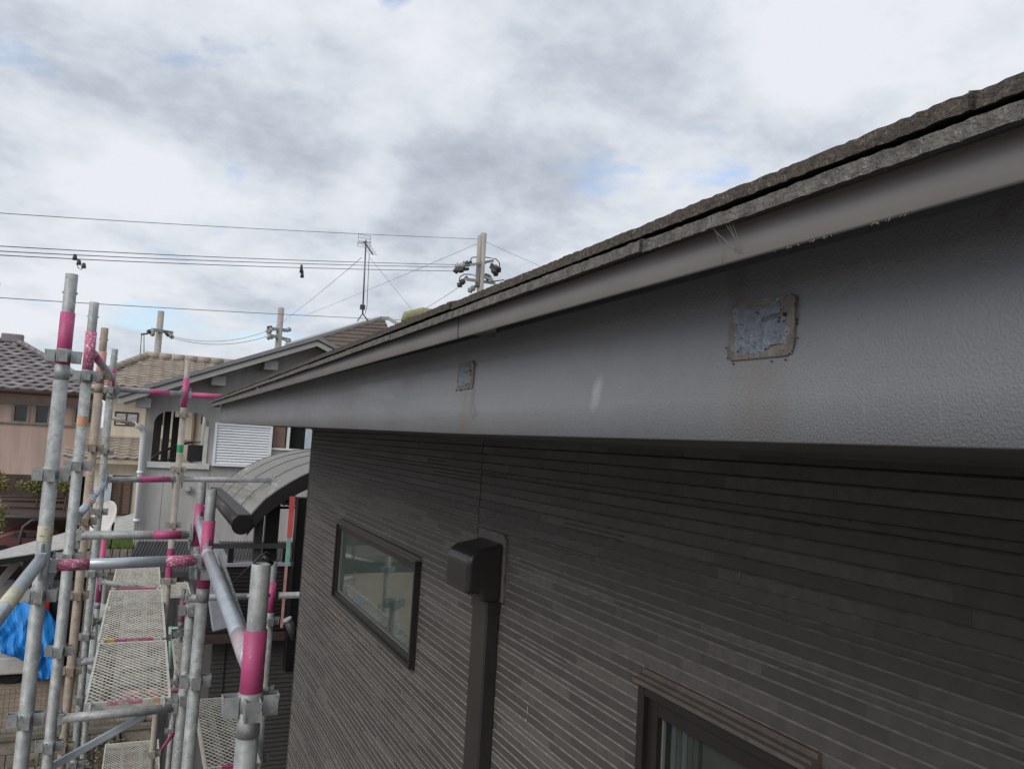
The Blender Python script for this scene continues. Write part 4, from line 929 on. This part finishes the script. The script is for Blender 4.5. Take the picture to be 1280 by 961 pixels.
for px, py in ((180,497),(273,469),(338,448)):
    p = at(px,py,Y=HY-.3); zt = roofz(p.x)-.15; m = MB(); m.box((p.x-.1,HY-.48,zt-.14),(p.x+.1,HY-.003,zt)); obj('purlin_end', m, 'purlin', gh)
# higher rear roof with brown rows
RY = 15.0
A = at(388,430,Y=RY-1.2); B = at(478,399,Y=RY+1); Cc = at(520,420,Y=RY+1)
br = MB(); D = Vector((A.x+ (Cc.x-A.x)*1.2, A.y, A.z-.08)); 
n = 9
P0, P1 = at(360,434,Y=RY-1.2), at(500,444,Y=RY-1.2); Q0, Q1 = at(474,400,Y=RY+1), at(480,399,Y=RY+1)
for i in range(n):
    u, v = i/n, (i+1)/n
    a, b = P0.lerp(Q0, u), P1.lerp(Q1, u); c, d = P1.lerp(Q1, v), P0.lerp(Q0, v)
    e = Vector((0,0,.035)); mm = MB(); mm.hexa([a, b, c-e*.6, d-e*.6, a+e, b+e, c+e*.2, d+e*.2]); obj('roofing_row', mm, 'brownrib', gh)
m = MB(); m.bar(P0+Vector((0,0,.04)), Q0+Vector((0,0,.04)), .12, .06); m.bar(Q0+Vector((0,0,.04)), Q1+Vector((.1,0,.03)), .12, .06); m.bar(Q1+Vector((.1,0,.03)), at(512,414,Y=RY+.4)+Vector((0,0,.0)), .1, .06); obj('ridge_trim', m, 'hroof2', gh)
m = MB(); m.prism([(P0.x,RY-1.0,P0.z-1.2),(P1.x+1,RY-1.0,P0.z-1.2),(P1.x+1,RY-1.0,P1.z-.04),(P0.x,RY-1.0,P0.z-.04)], (0,1.9,0)); obj('upper_wall', m, 'hw_dark', gh)
p = at(236,612,Y=HY-.03); m = MB(); m.tube([(p.x,HY-.05,p.z),(p.x,HY-.002,p.z)], .055, 14); m.tube([(p.x,HY-.06,p.z),(p.x,HY-.05,p.z)], [.02,.05], 14); obj('wall_vent', m, 'hroof2', gh)
for px in (205, 262): p = at(px,590,Y=HY); m = MB(); m.box((p.x-.004,HY-.003,-1.9),(p.x+.004,HY-.001,p.z)); obj('wall_seam', m, 'hw_dark', gh)
# white rain pipe
rp = thing('rain_pipe', at(170,690,Y=HY-.12), 'white rain pipe down the left edge of the grey house', 'rain pipe')
m = MB(); pts = [at(131,519,Y=HY-.3), at(168,531,Y=HY-.2), at(177,534,Y=HY-.1), at(179,541,Y=HY-.08), at(171,650,Y=HY-.08), at(164,705,Y=HY-.08)]
m.tube(pts[:2], .03, 10); obj('branch', m, 'creamtrim', rp); m = MB(); m.tube(pts[1:], .04, 12); obj('pipe', m, 'whitepipe', rp)
for py in (590, 650):
    p = at(176.5-(py-570)*.075,py,Y=HY-.08); m = MB(); m.tube([p-Vector((0,0,.02)), p+Vector((0,0,.02))], .046, 12); obj('bracket', m, 'white', rp)
# ribbed lean-to roof below
lr = thing('ribbed_lean_to', (1.3,HY-.6,-2.2), 'dark ribbed lean-to roof along the foot of the grey house wall', 'lean-to roof')
zt, zb = at(250,677,Y=HY).z, at(200,716,Y=HY-.9).z
m = MB(); x0, x1 = at(172,677,Y=HY).x, 5.2; p = .045; x = x0; dx0 = at(150,716,Y=HY-.9).x-x0
while x < x1:
    for (a, b, h0, h1) in ((0,.4,0,0),(.4,.55,0,.016),(.55,.85,.016,.016),(.85,1,.016,0)):
        m.quad([(x+p*a,HY-.005,zt+h0),(x+p*b,HY-.005,zt+h1),(x+p*b+dx0,HY-.9,zb+h1),(x+p*a+dx0,HY-.9,zb+h0)])
    x += p
obj('ribbed_sheet', m, 'lean', lr)
m = MB(); m.box((x0+dx0,HY-.93,zb-.06),(x1,HY-.9,zb+.02)); obj('front_trim', m, 'dgrey', lr)
m = MB(); m.box((at(212,740,Y=HY-.8).x,HY-.8,-5.0),(5,HY-.7,zb-.05)); obj('front_wall', m, 'hw_dark', lr)
for px in (214,):
    p = at(px,760,Y=HY-.85); m = MB(); m.box((p.x-.04,HY-.89,-5.0),(p.x+.04,HY-.82,zb-.06)); obj('post', m, 'dgrey', lr)

# antenna ------------------------------------------------------------------
AY = 15
an = thing('tv_antenna', at(453,402,Y=AY), 'slim television aerial on a mast on the grey house roof', 'antenna')
top, bot = at(457.5,300,Y=AY), at(453.3,392,Y=AY)
m = MB(); m.tube([bot, top], .016, 8); obj('mast', m, 'antenna', an)
for px in (447,460): m = MB(); m.tube([bot, at(px,401,Y=AY+(.3 if px>450 else -.3))], .013, 6); obj('mast_foot', m, 'antenna', an)
m = MB(); c = at(452.8,384,Y=AY-.03); m.box((c.x-.04,AY-.07,c.z-.045),(c.x+.05,AY+.0,c.z+.045)); obj('junction_box', m, 'steel_dark', an)
m = MB(); m.tube([at(461.5,318,Y=AY),at(458.6,384,Y=AY),at(456,393,Y=AY)], .006, 5); obj('lead', m, 'cable', an)
b0, b1 = at(455,302,Y=AY-.2), at(466,318,Y=AY+.6)
m = MB(); m.tube([b0, b1], .014, 6)
for i in range(9):
    p = b0.lerp(b1, i/8); m.tube([p+Vector((-.10,0,.0)), p+Vector((.10,0,.0))], .004, 5)
for dz in (.12,.06,-.06,-.12): m.tube([b0+Vector((-.13,-.02,dz)), b0+Vector((.13,-.02,dz))], .004, 5)
for dx_ in (-.12,.12): m.tube([b0+Vector((dx_,-.02,-.12)), b0+Vector((dx_,-.02,.12))], .004, 5)
m.tube([at(448,303,Y=AY),at(464,303,Y=AY)], .009, 6); obj('yagi_array', m, 'antenna', an)
# moss-covered ridge tile showing over our slates
MY = 17.0; a, b = at(503,402,Y=MY), at(548,394,Y=MY)
mh = thing('mossy_roof_house', ((a.x+b.x)/2,MY,-4.35), 'roof with a mossy yellow green rounded ridge cap peeping over the slate edge', 'house')
m = MB(); m.tube([a, a.lerp(b,.10)+Vector((0,0,.10)), a.lerp(b,.55)+Vector((0,0,.12)), b, b+Vector((.8,0,-.05))], [.05,.12,.13,.12,.1], 14); obj('ridge_cap', m, 'moss', mh)
xa, xb, zr_ = a.x+.1, a.x+3.2, a.z-.05
m = MB(); m.hexa([(xa-.2,MY-1.8,zr_-.75),(xb,MY-1.8,zr_-.75),(xb,MY+1.8,zr_-.75),(xa-.2,MY+1.8,zr_-.75),(xa,MY-.03,zr_),(xb,MY-.03,zr_),(xb,MY+.03,zr_),(xa,MY+.03,zr_)]); obj('roof', m, 'brownrib', mh)
m = MB(); m.box((xa,MY-1.5,-4.35),(xb-.3,MY+1.5,zr_-.755)); obj('wall', m, 'hw_dark', mh)
# utility poles and cables -------------------------------------------------------
def pole(name_label, px, pyt, pyb, Y, r, arms, twin=False):
    top = at(px, pyt, Y=Y); bt = at(px-(pyb-pyt)*.062, pyb, Y=Y)
    t = thing('utility_pole', (top.x, Y, -4.4), name_label, 'utility pole', 'utility poles beyond the roofs')
    m = MB(); m.tube([(top.x, Y, -4.4), top], [r*1.25, r], 12); obj('shaft', m, 'concrete_pole', t)
    if twin:
        q = at(px-4.5, pyt+3, Y=Y); m = MB(); m.tube([(q.x, Y-.05, q.z-1.6), q], r*.72, 10); obj('extension_shaft', m, 'concrete_pole', t)
    for (x0, y0, x1, y1, dy) in arms:
        m = MB(); m.bar(at(x0,y0,Y=Y-dy), at(x1,y1,Y=Y+dy), .08*Y/22, .08*Y/22); obj('cross_arm', m, 'insul', t)
    return t
p1 = pole('tall twin topped concrete utility pole above the slate edge', 604.5, 292, 361, 22, .10, [(590,331,616,326,.3),(582,349,618,354,.3),(600,344,616,350,0)], True)
def insulators(par, lst, Y, s=1):
    for (x0,y0,x1,y1) in lst:
        a, b = at(x0,y0,Y=Y), at(x1,y1,Y=Y+.1); m = MB()
        m.tube([a, a.lerp(b,.35), a.lerp(b,.36), a.lerp(b,.62), a.lerp(b,.64), a.lerp(b,.8), b], [.05*s,.05*s,.09*s,.09*s,.05*s,.11*s,.015*s], 8)
        obj('insulator', m, 'insul' if (x0+y0) % 2 else 'steel_dark', par)
insulators(p1, [(590,328,578,331),(588,331,568,333),(586,336,566,339),(614,330,626,340),(613,333,622,345),(607,343,612,349),(584,346,572,359),(597,356,585,365),(602,326,604,330)], 22)
m = MB()
for pts in (((586,330),(590,322),(600,321),(610,322),(620,324),(624,328),(625,336)),((574,352),(575,346),(580,343),(588,343),(596,345)),((615,352),(630,350))): m.tube([at(*p, Y=22) for p in pts], .018, 5)
obj('jumper_wire', m, 'cable', p1)
p2 = pole('concrete utility pole above the beige tiled roof', 201.5, 389, 445, 45, .16, [(190,412,215,416,.6)])
insulators(p2, [(190,412,184,416),(206,414,212,420),(209,416,217,423),(193,414,189,420)], 45, 1.3)
m = MB(); m.tube([at(190,412,Y=45),at(184,417,Y=45),at(176,418,Y=45)], .05, 6); m.tube([at(177,418,Y=45),at(175,447,Y=45)], .02, 5); m.tube([at(180,418,Y=45),at(180,447,Y=45)], .02, 5); obj('drop_wire', m, 'cable', p2)
p3 = pole('concrete utility pole rising behind the grey gable', 351.5, 385, 440, 40, .15, [(338,411,360,413,.5),(336,419,362,425,.5)])
insulators(p3, [(343,410,332,415),(340,413,334,418),(355,414,364,411),(345,420,333,423),(356,425,364,428),(340,408,334,411)], 40, 1.2)
p4 = None
def cable(label, pts, Y0, Y1, r, sag=0, marks=()):
    t = thing('overhead_cable', at(*pts[0], Y=Y0), label, 'cable', 'overhead cables'); m = MB(); n = len(pts)-1; V = []
    for i, p in enumerate(pts): V.append(at(*p, Y=Y0+(Y1-Y0)*i/n))
    m.tube(V, r*.8, 5); obj('strand', m, 'cable', t)
    for (x, y, ln) in marks:
        k = min(range(len(pts)), key=lambda i: abs(pts[i][0]-x)); Y = Y0+(Y1-Y0)*k/n
        m = MB(); m.tube([at(x,y,Y=Y), at(x-.5,y+ln,Y=Y)], [.03,.05] , 6); obj('line_clip', m, 'steel_dark', t)
def lerpn(a, b, n, sag=0): return [(a[0]+(b[0]-a[0])*i/n, a[1]+(b[1]-a[1])*i/n+sag*4*(i/n)*(1-i/n)) for i in range(n+1)]
cable('topmost thin cable crossing the sky to the twin topped pole', lerpn((-120,258),(598,299),10,3), 14, 22, 0.0079)
cable('upper cable of the close bundle of three', lerpn((-120,300),(570,331),12,4), 14, 22, 0.0101, marks=((94,318,7),))
cable('middle cable of the close bundle of three', lerpn((-120,307),(568,334),12,4), 14, 22, 0.0101, marks=((99,325,6),(377,331,10)))
cable('lowest cable of the close bundle of three', lerpn((-120,312),(566,339),12,4), 14, 22, 0.0101, marks=((105,329,6),(378,338,9)))
cable('single cable running behind the post tops to the gable', lerpn((-120,364),(500,400),10,2), 26, 40, 0.0158)
cable('sagging cable between the two small poles', lerpn((217,423),(336,420),8,9), 45, 40, 0.0158)
cable('second sagging cable between the two small poles', lerpn((217,421),(334,414),8,9), 45, 40, 0.0130)
cable('slanting thin cable from the twin topped pole down left', lerpn((598,304),(380,395),6,1), 22, 40, 0.0072)
cable('slanting thin cable rising to the right of the twin topped pole', lerpn((608,303),(1500,700),10,0), 22, 60, 0.0065)
cable('short cable dropping left from the twin topped pole insulators', lerpn((572,360),(520,392),4,1), 22, 24, 0.0086)
cable('thin cable sloping from the aerial towards the small pole', lerpn((452,322),(330,420),6,2), 16, 40, 0.0072)
cable('thin stay wire right of the aerial', lerpn((462,322),(548,428),4,0), 15.2, 16, 0.0036)
m = MB(); m.tube([at(x,y,Y=16.3) for x,y in ((96,330),(98,335),(101,337),(104,335),(106,331))], .008, 5); obj('jumper_loop', m, 'cable', None, 'small wire loop hanging from the bundle of cables at upper left', 'wire loop')

# carport, lean-to, tarp, car, plants at left -----------------------------------------
cp = thing('brown_carport', (-3,19,-4.35), 'dark brown curved carport roof before the pink house', 'carport')
V = []
for i in range(9):
    u = i/8; py = 616+26*u*u; V.append((py, 19.6-1.9*u))
m = MB(); 
for i in range(8):
    (ya, Ya), (yb, Yb) = V[i], V[i+1]
    m.quad([at(-40,ya+2,Y=Ya), at(86-6*(1-i/8),ya+6,Y=Ya), at(86-6*(1-(i+1)/8),yb+6,Y=Yb), at(-40,yb+2,Y=Yb)], 0, True)
obj('roof_sheet', m, 'carport', cp)
for i in (2, 4, 6):
    (ya, Ya) = V[i]; m = MB(); m.tube([at(-40,ya+1.2,Y=Ya), at(82,ya+5,Y=Ya)], .02, 6); obj('rib', m, 'brownw', cp)
m = MB(); m.tube([at(84,622,Y=19.6), at(86,648,Y=17.7)], .03, 8); m.tube([at(-40,644,Y=17.7), at(86,648,Y=17.7)], .035, 8); obj('front_beam', m, 'dgrey', cp)
m = MB(); m.tube([at(24,690,Y=17.7), at(25,672,Y=17.7), at(29,658,Y=17.7), at(40,650,Y=17.7), at(52,648,Y=17.7)], .03, 8); m.tube([at(66,648,Y=17.7), at(62,740,Y=17.7)], .03, 8); obj('post', m, 'dgrey', cp)
m = MB(); m.box((-5,19.75,-4.35),(at(90,650,Y=19.7).x,19.9,at(50,612,Y=19.7).z-.15)); obj('back_wall', m, 'brownw', cp)
cm = MB(); c = at(35,668,Y=16.6)
pv = thing('red_brown_vehicle', c, 'red brown parked vehicle half hidden under the curved carport', 'vehicle')
vp = lambda x, y: tuple(at(x, y, Y=18.0))
m = MB(); m.prism([vp(-10,690),vp(-10,672),vp(10,664),vp(26,661),vp(48,662),vp(60,670),vp(66,674),vp(67,692)], (0,1.3,0)); bevel(obj('body', m, mat('red_brown_paint',(.16,.05,.05),.35), pv), .06)
m = MB(); m.prism([tuple(at(x,y,Y=17.98)) for x,y in ((14,671),(18,665),(45,666),(54,672))], (0,.02,0)); obj('window', m, 'glass', pv)
for x in (2,52): a = at(x,694,Y=17.97); m = MB(); m.tube([a, a+Vector((0,.18,0))], .2, 14); obj('wheel', m, 'tyre', pv)
m = MB(); a = at(67,697,Y=17.8); m.box((-5,17.8,a.z-.15),(a.x,19.5,a.z)); obj('raised_slab', m, 'coping', cp)
# pale shingled lean-to
pl = thing('pale_shingle_roof', (-2,14.5,-4.35), 'pale grey shingled lean-to roof behind the left scaffold posts', 'lean-to roof')
E0, E1, R1, R0 = at(-60,708,Y=15.7), at(170,664,Y=15.9), at(172,640,Y=17.2), at(-60,706,Y=17.6)
E1 = at(168,673,Y=15.8); n = 9
for i in range(n):
    u, v = i/n, (i+1.15)/n; v = min(v, 1)
    a, b, c, d = E0.lerp(R0,u), E1.lerp(R1,u), E1.lerp(R1,v), E0.lerp(R0,v); e = Vector((0,0,.022)); mm = MB(); mm.hexa([a,b,c-e,d-e,a+e,b+e,c,d]); obj('shingle_course', mm, 'paletile', pl)
m = MB(); m.bar(E0-Vector((0,0,.05)), E1-Vector((0,0,.05)), .05, .09); obj('eave_beam', m, 'blackm', pl)
for px in (29, 96):
    u = (px+60)/228; p = E0.lerp(E1, u)-Vector((0,-.1,.08)); m = MB(); m.box((p.x-.055,p.y-.05,-4.35),(p.x+.055,p.y+.06,p.z)); obj('post', m, 'blackm', pl)
m = MB(); a, b = at(-20,750,Y=16.0), at(22,702,Y=16.2); m.bar(a, b, .12, .1); m.box((-4,16.3,-4.35),(at(20,700,Y=16.3).x,16.4,at(10,725,Y=16.3).z)); obj('side_panel', m, 'creamtrim', pl)
m = MB(); a = at(60,716,Y=17.1); b = at(118,712,Y=17.1); m.box((a.x,17.0,-3.6),(b.x,17.1,b.z)); obj('back_panel', m, 'whitesill', pl)
# black car with red lamps
bc = thing('black_car', (-1.3,15.6,-4.35), 'black car with red tail lamps parked behind the scaffold posts', 'car')
cx0, cx1 = at(50,770,Y=15.9).x, at(116,770,Y=15.9).x; zr, zm, zl = at(80,722,Y=15.9).z, at(80,752,Y=15.9).z, -4.05
m = MB(); m.prism([(cx0,15.9,zl),(cx0,15.9,zm),(cx0+.12,15.95,zr-.03),(cx0+.22,15.98,zr),(cx1-.22,15.98,zr),(cx1-.12,15.95,zr-.03),(cx1,15.9,zm),(cx1,15.9,zl)], (0,2.6,0)); bevel(obj('body', m, 'blackcar', bc), .05, 3)
m = MB(); m.prism([(cx0+.12,15.86,zm+.03),(cx0+.22,15.90,zr-.05),(cx1-.22,15.90,zr-.05),(cx1-.12,15.86,zm+.03)], (0,.04,0)); obj('rear_window', m, 'glass', bc)
for x in (cx0+.02, cx1-.13): m = MB(); m.box((x,15.86,zm-.14),(x+.11,15.9,zm+.05)); bevel(obj('tail_lamp', m, 'redlamp', bc), .01)
m = MB(); m.box((cx0+.02,15.84,zl-.02),(cx1-.02,15.9,zl+.18)); bevel(obj('bumper', m, 'dgrey', bc), .02)
for x in (cx0+.06, cx1-.22):
    for y in (16.4, 18.0): m = MB(); m.tube([(x,y,-4.1),(x+.16,y,-4.1)], .24, 16); obj('wheel', m, 'tyre', bc)
# pale vehicle under blue tarp
tv = thing('pale_trailer', (-2.2,15.0,-4.35), 'pale flatbed edge showing under the blue tarpaulin at the left edge', 'trailer')
a, b = at(-30,824,Y=15.2), at(44,830,Y=15.2)
m = MB(); m.box((a.x-.5,15.1,b.z-.12),(b.x,16.2,b.z+.16)); bevel(obj('bed', m, 'palecar', tv), .03)
for x in (a.x, b.x-.35): m = MB(); m.tube([(x,15.2,-4.14),(x,15.38,-4.14)], .21, 16); obj('wheel', m, 'tyre', tv)
# tarp: crumpled sheet over a heap
bm_ = MB(); rnd = random.Random(9); nu, nv = 44, 30
def tp(u, v):
    px = -45+117*u
    topy = 756+2*math.sin(u*7)+(max(0,u-.72)/.28)**2*20
    hemy = 800+(max(0, px+5))*.80 if px > -5 else 800+.3*px
    hemy = min(hemy, 849)-(max(0,u-.93)/.07)*6
    r_ = at(px, topy, Y=15.35); h_ = at(px-4+3*math.sin(u*11), hemy, Y=14.75)
    if v < .3: t = v/.3; p = Vector((r_.x, 16.1-.75*t, r_.z-.22*(1-t)))
    else: t = (v-.3)/.7; p = r_.lerp(h_, t); p.y = r_.y-.6*math.sin(t*1.57)
    if v < .3 and u > .9: p.z -= (u-.9)*3*(1-v/.3)
    f = .03*math.sin(u*27+v*9)+.022*math.sin(u*47-v*13+1)+.025*math.sin(u*15+v*17)+.012*math.sin(u*80+v*30)
    p.y += f*(.5+v); p.z += f*.25+rnd.uniform(-.003,.003); p.x += .02*math.sin(v*14+u*20)
    return p
gpts = [[tp(i/nu, j/nv) for j in range(nv+1)] for i in range(nu+1)]
for i in range(nu):
    for j in range(nv): bm_.quad([gpts[i][j], gpts[i+1][j], gpts[i+1][j+1], gpts[i][j+1]], 0, False)
to = obj('blue_tarpaulin', bm_, 'tarp', None, 'crumpled bright blue tarpaulin over a heap at the lower left edge', 'tarpaulin')
# satellite dish
sdh = thing('satellite_dish', at(133,655,Y=12.2), 'pale oval satellite dish between the left posts', 'satellite dish')
m = MB(); c = at(134,650,Y=12.2); nrm = Vector((-.75,-.55,.35)).normalized(); ax = nrm.cross(Vector((0,0,1))).normalized(); ay = ax.cross(nrm)
for k in range(4):
    for i in range(20):
        a0, a1 = 2*math.pi*i/20, 2*math.pi*(i+1)/20; r0_, r1_ = k/4*.24, (k+1)/4*.24
        q = lambda r, a: c+ax*(r*math.cos(a))+ay*(r*1.1*math.sin(a))+nrm*(r*r*1.1)
        m.quad([q(r0_,a0), q(r1_,a0), q(r1_,a1), q(r0_,a1)] if k else [q(0,0), q(r1_,a0), q(r1_,a1)], 0, True)
obj('reflector', m, 'palecar', sdh); m = MB(); m.tube([c-ay*.2, c+nrm*.3-ay*.1], .012, 6); m.tube([c, c-nrm*.1, c-nrm*.1-Vector((0,0,.5))], .02, 6); obj('arm', m, 'dgrey', sdh)
# assorted yard things glimpsed between posts
for i, (px, py, w, h, Yv, mm, lab) in enumerate(((122,742,.22,.3,13.6,'sheet','grey sheeted bundle seen left of the second mesh deck'),(128,775,.2,.28,13.2,'rust','pale crate seen beside the second mesh deck'),(118,790,.16,.2,13.1,'curtain','pale blue bin low between the left posts'))):
    p = at(px,py,Y=Yv); m = MB(); m.prism([(p.x-w/2,Yv,-4.35),(p.x+w/2,Yv,-4.35),(p.x+w/2*.9,Yv+.02,p.z+h/2),(p.x-w/2*.6,Yv+.02,p.z+h/2+.03)], (0,.4,0)); bevel(obj(('bundle','crate','bin')[i], m, mm, None, lab, ('bundle','crate','bin')[i]), .02)
# rubble on the yard beneath decks
m = MB(); rnd = random.Random(21)
for i in range(420):
    x, y = rnd.uniform(-1.6,2.0), rnd.uniform(6.5,12.2); s = rnd.uniform(.03,.12)
    pts = [(x+rnd.uniform(-s,s), y+rnd.uniform(-s,s), -5.4+rnd.uniform(0,s)) for _ in range(6)]
    m.quad(pts[:4], i % 3); m.quad(pts[2:], i % 3); m.hexa([(x-s/2,y-s/2,-5.4),(x+s/2,y-s/3,-5.4),(x+s/3,y+s/2,-5.4),(x-s/2,y+s/3,-5.4),(x-s/3,y-s/3,-5.4+s*.6),(x+s/3,y-s/3,-5.4+s*.5),(x+s/4,y+s/3,-5.4+s*.6),(x-s/3,y+s/4,-5.4+s*.4)], i % 3)
obj('rubble', m, ['ground','block','deckframe'], None, 'loose stones and rubble on the ground beneath the mesh decks', 'rubble', kind='stuff')
m = MB(); x0, y0 = -.9, 8.2
gp = thing('pallet_of_pipes', (0,9.5,-5.4), 'pale pipes and planks laid on the ground seen through the mesh decks', 'pipes')
for i in range(9): m = MB(); m.tube([(x0+.14*i,7.6,-5.3),(x0+.15*i+.05,11.9,-5.32)], .04, 8); obj('pipe', m, ('galv','deckframe','galv_bright')[i%3], gp)
# plants
def bush(label, c, rx, ry, rz, n, leafs, m_, name='shrub', trunk=True, ls=.035):
    t = thing(name, (c[0], c[1], c[2]-rz), label, 'shrub'); rnd = random.Random(int(c[0]*100+n)); m = MB()
    lobes = [(rnd.uniform(-.6,.6), rnd.uniform(-.6,.6), rnd.uniform(-.6,.6)) for _ in range(9)]
    for i in range(n):
        l = rnd.choice(lobes); p = Vector((l[0]+rnd.gauss(0,.22), l[1]+rnd.gauss(0,.22), l[2]+rnd.gauss(0,.22)))
        q = Vector((c[0]+p.x*rx, c[1]+p.y*ry, c[2]+p.z*rz)); a = Vector((rnd.gauss(0,1),rnd.gauss(0,1),rnd.gauss(0,1))).normalized(); b = a.orthogonal().normalized(); s = rnd.uniform(.6,1.3)*ls
        m.quad([q-a*s, q+b*s*.5, q+a*s, q-b*s*.5])
    obj('crown', m, m_, t, kind='stuff')
    m = MB(); m.tube([(c[0],c[1],c[2]-rz-.4),(c[0]+.03,c[1],c[2])], [.03,.012], 6)
    for k in range(5): m.tube([(c[0],c[1],c[2]-rz*.6),(c[0]+lobes[k][0]*rx,c[1]+lobes[k][1]*ry,c[2]+lobes[k][2]*rz)], [.015,.004], 5)
    obj('trunk', m, 'bark', t)
bush('olive green shrub above the brown carport at left', at(48,604,Y=18.2), .42,.3,.28, 900, 0, 'leaf')
bush('olive shrub at the left edge above the carport', at(-4,604,Y=18.2), .2,.3,.26, 500, 0, 'leaf')
bush('small olive shrub right of the tallest post', at(82,612,Y=18.1), .2,.2,.2, 400, 0, 'leaf')
bush('yellow green twiggy shrub at the left edge below the carport', at(-6,648,Y=14.6), .16,.3,.40, 380, 0, 'leaf')
# bank wall and grass behind
m = MB(); a, b = at(112,684,Y=14.2), at(170,690,Y=14.2); gwz = a.z
gw = thing('low_stone_wall', ((a.x+b.x)/2,14.2,-4.35), 'short grey stone wall topped with grass beside the white rain pipe', 'wall')
m.box((a.x,14.22,-4.35),(b.x+.1,14.5,gwz-.02)); obj('core', m, 'coping', gw)
w = (b.x+.1-a.x)/7
for r_ in range(3):
    for c in range(7):
        m = MB(); xx = a.x+c*w; j = random.uniform(-.01,.01); m.box((xx+.006,14.19+j,gwz-.02-(r_+1)*.13),(xx+w-.006,14.23,gwz-.03-r_*.13)); bevel(obj('stone', m, 'block', gw), .008)
m = MB(); rnd = random.Random(4)
for i in range(1500):
    x, y = rnd.uniform(a.x,b.x+.1), rnd.uniform(14.2,15.2); h = rnd.uniform(.05,.14); d = rnd.uniform(-.03,.03)
    m.quad([(x,y,gwz-.02),(x+.012,y,gwz-.02),(x+d,y+rnd.uniform(-.03,.03),gwz+h)])
obj('grass', m, 'leaf2', None, 'bright green grass on top of the short stone wall', 'grass', kind='stuff')
m = MB(); m.quad([(a.x-.3,14.2,gwz-.02),(b.x+.15,14.2,gwz-.02),(b.x+.15,15.6,gwz-.02),(a.x-.3,15.6,gwz-.02)]); struct('grass_bank', m, 'earth')
# weeds at foot of the block wall
m = MB(); rnd = random.Random(14)
for i in range(900):
    x = rnd.gauss(-.35,.25); z = rnd.uniform(-4.36,-5.2); q = Vector((x, FY-.06-rnd.random()*.06, z)); a_ = Vector((rnd.gauss(0,1),rnd.gauss(0,.5),rnd.gauss(0,1))).normalized()*.03; b_ = a_.orthogonal()*.4
    m.quad([q-a_, q+b_, q+a_, q-b_])
obj('dry_creeper', m, 'block2', None, 'dry brown creeper clinging to the block wall by its buttress', 'creeper', kind='stuff')
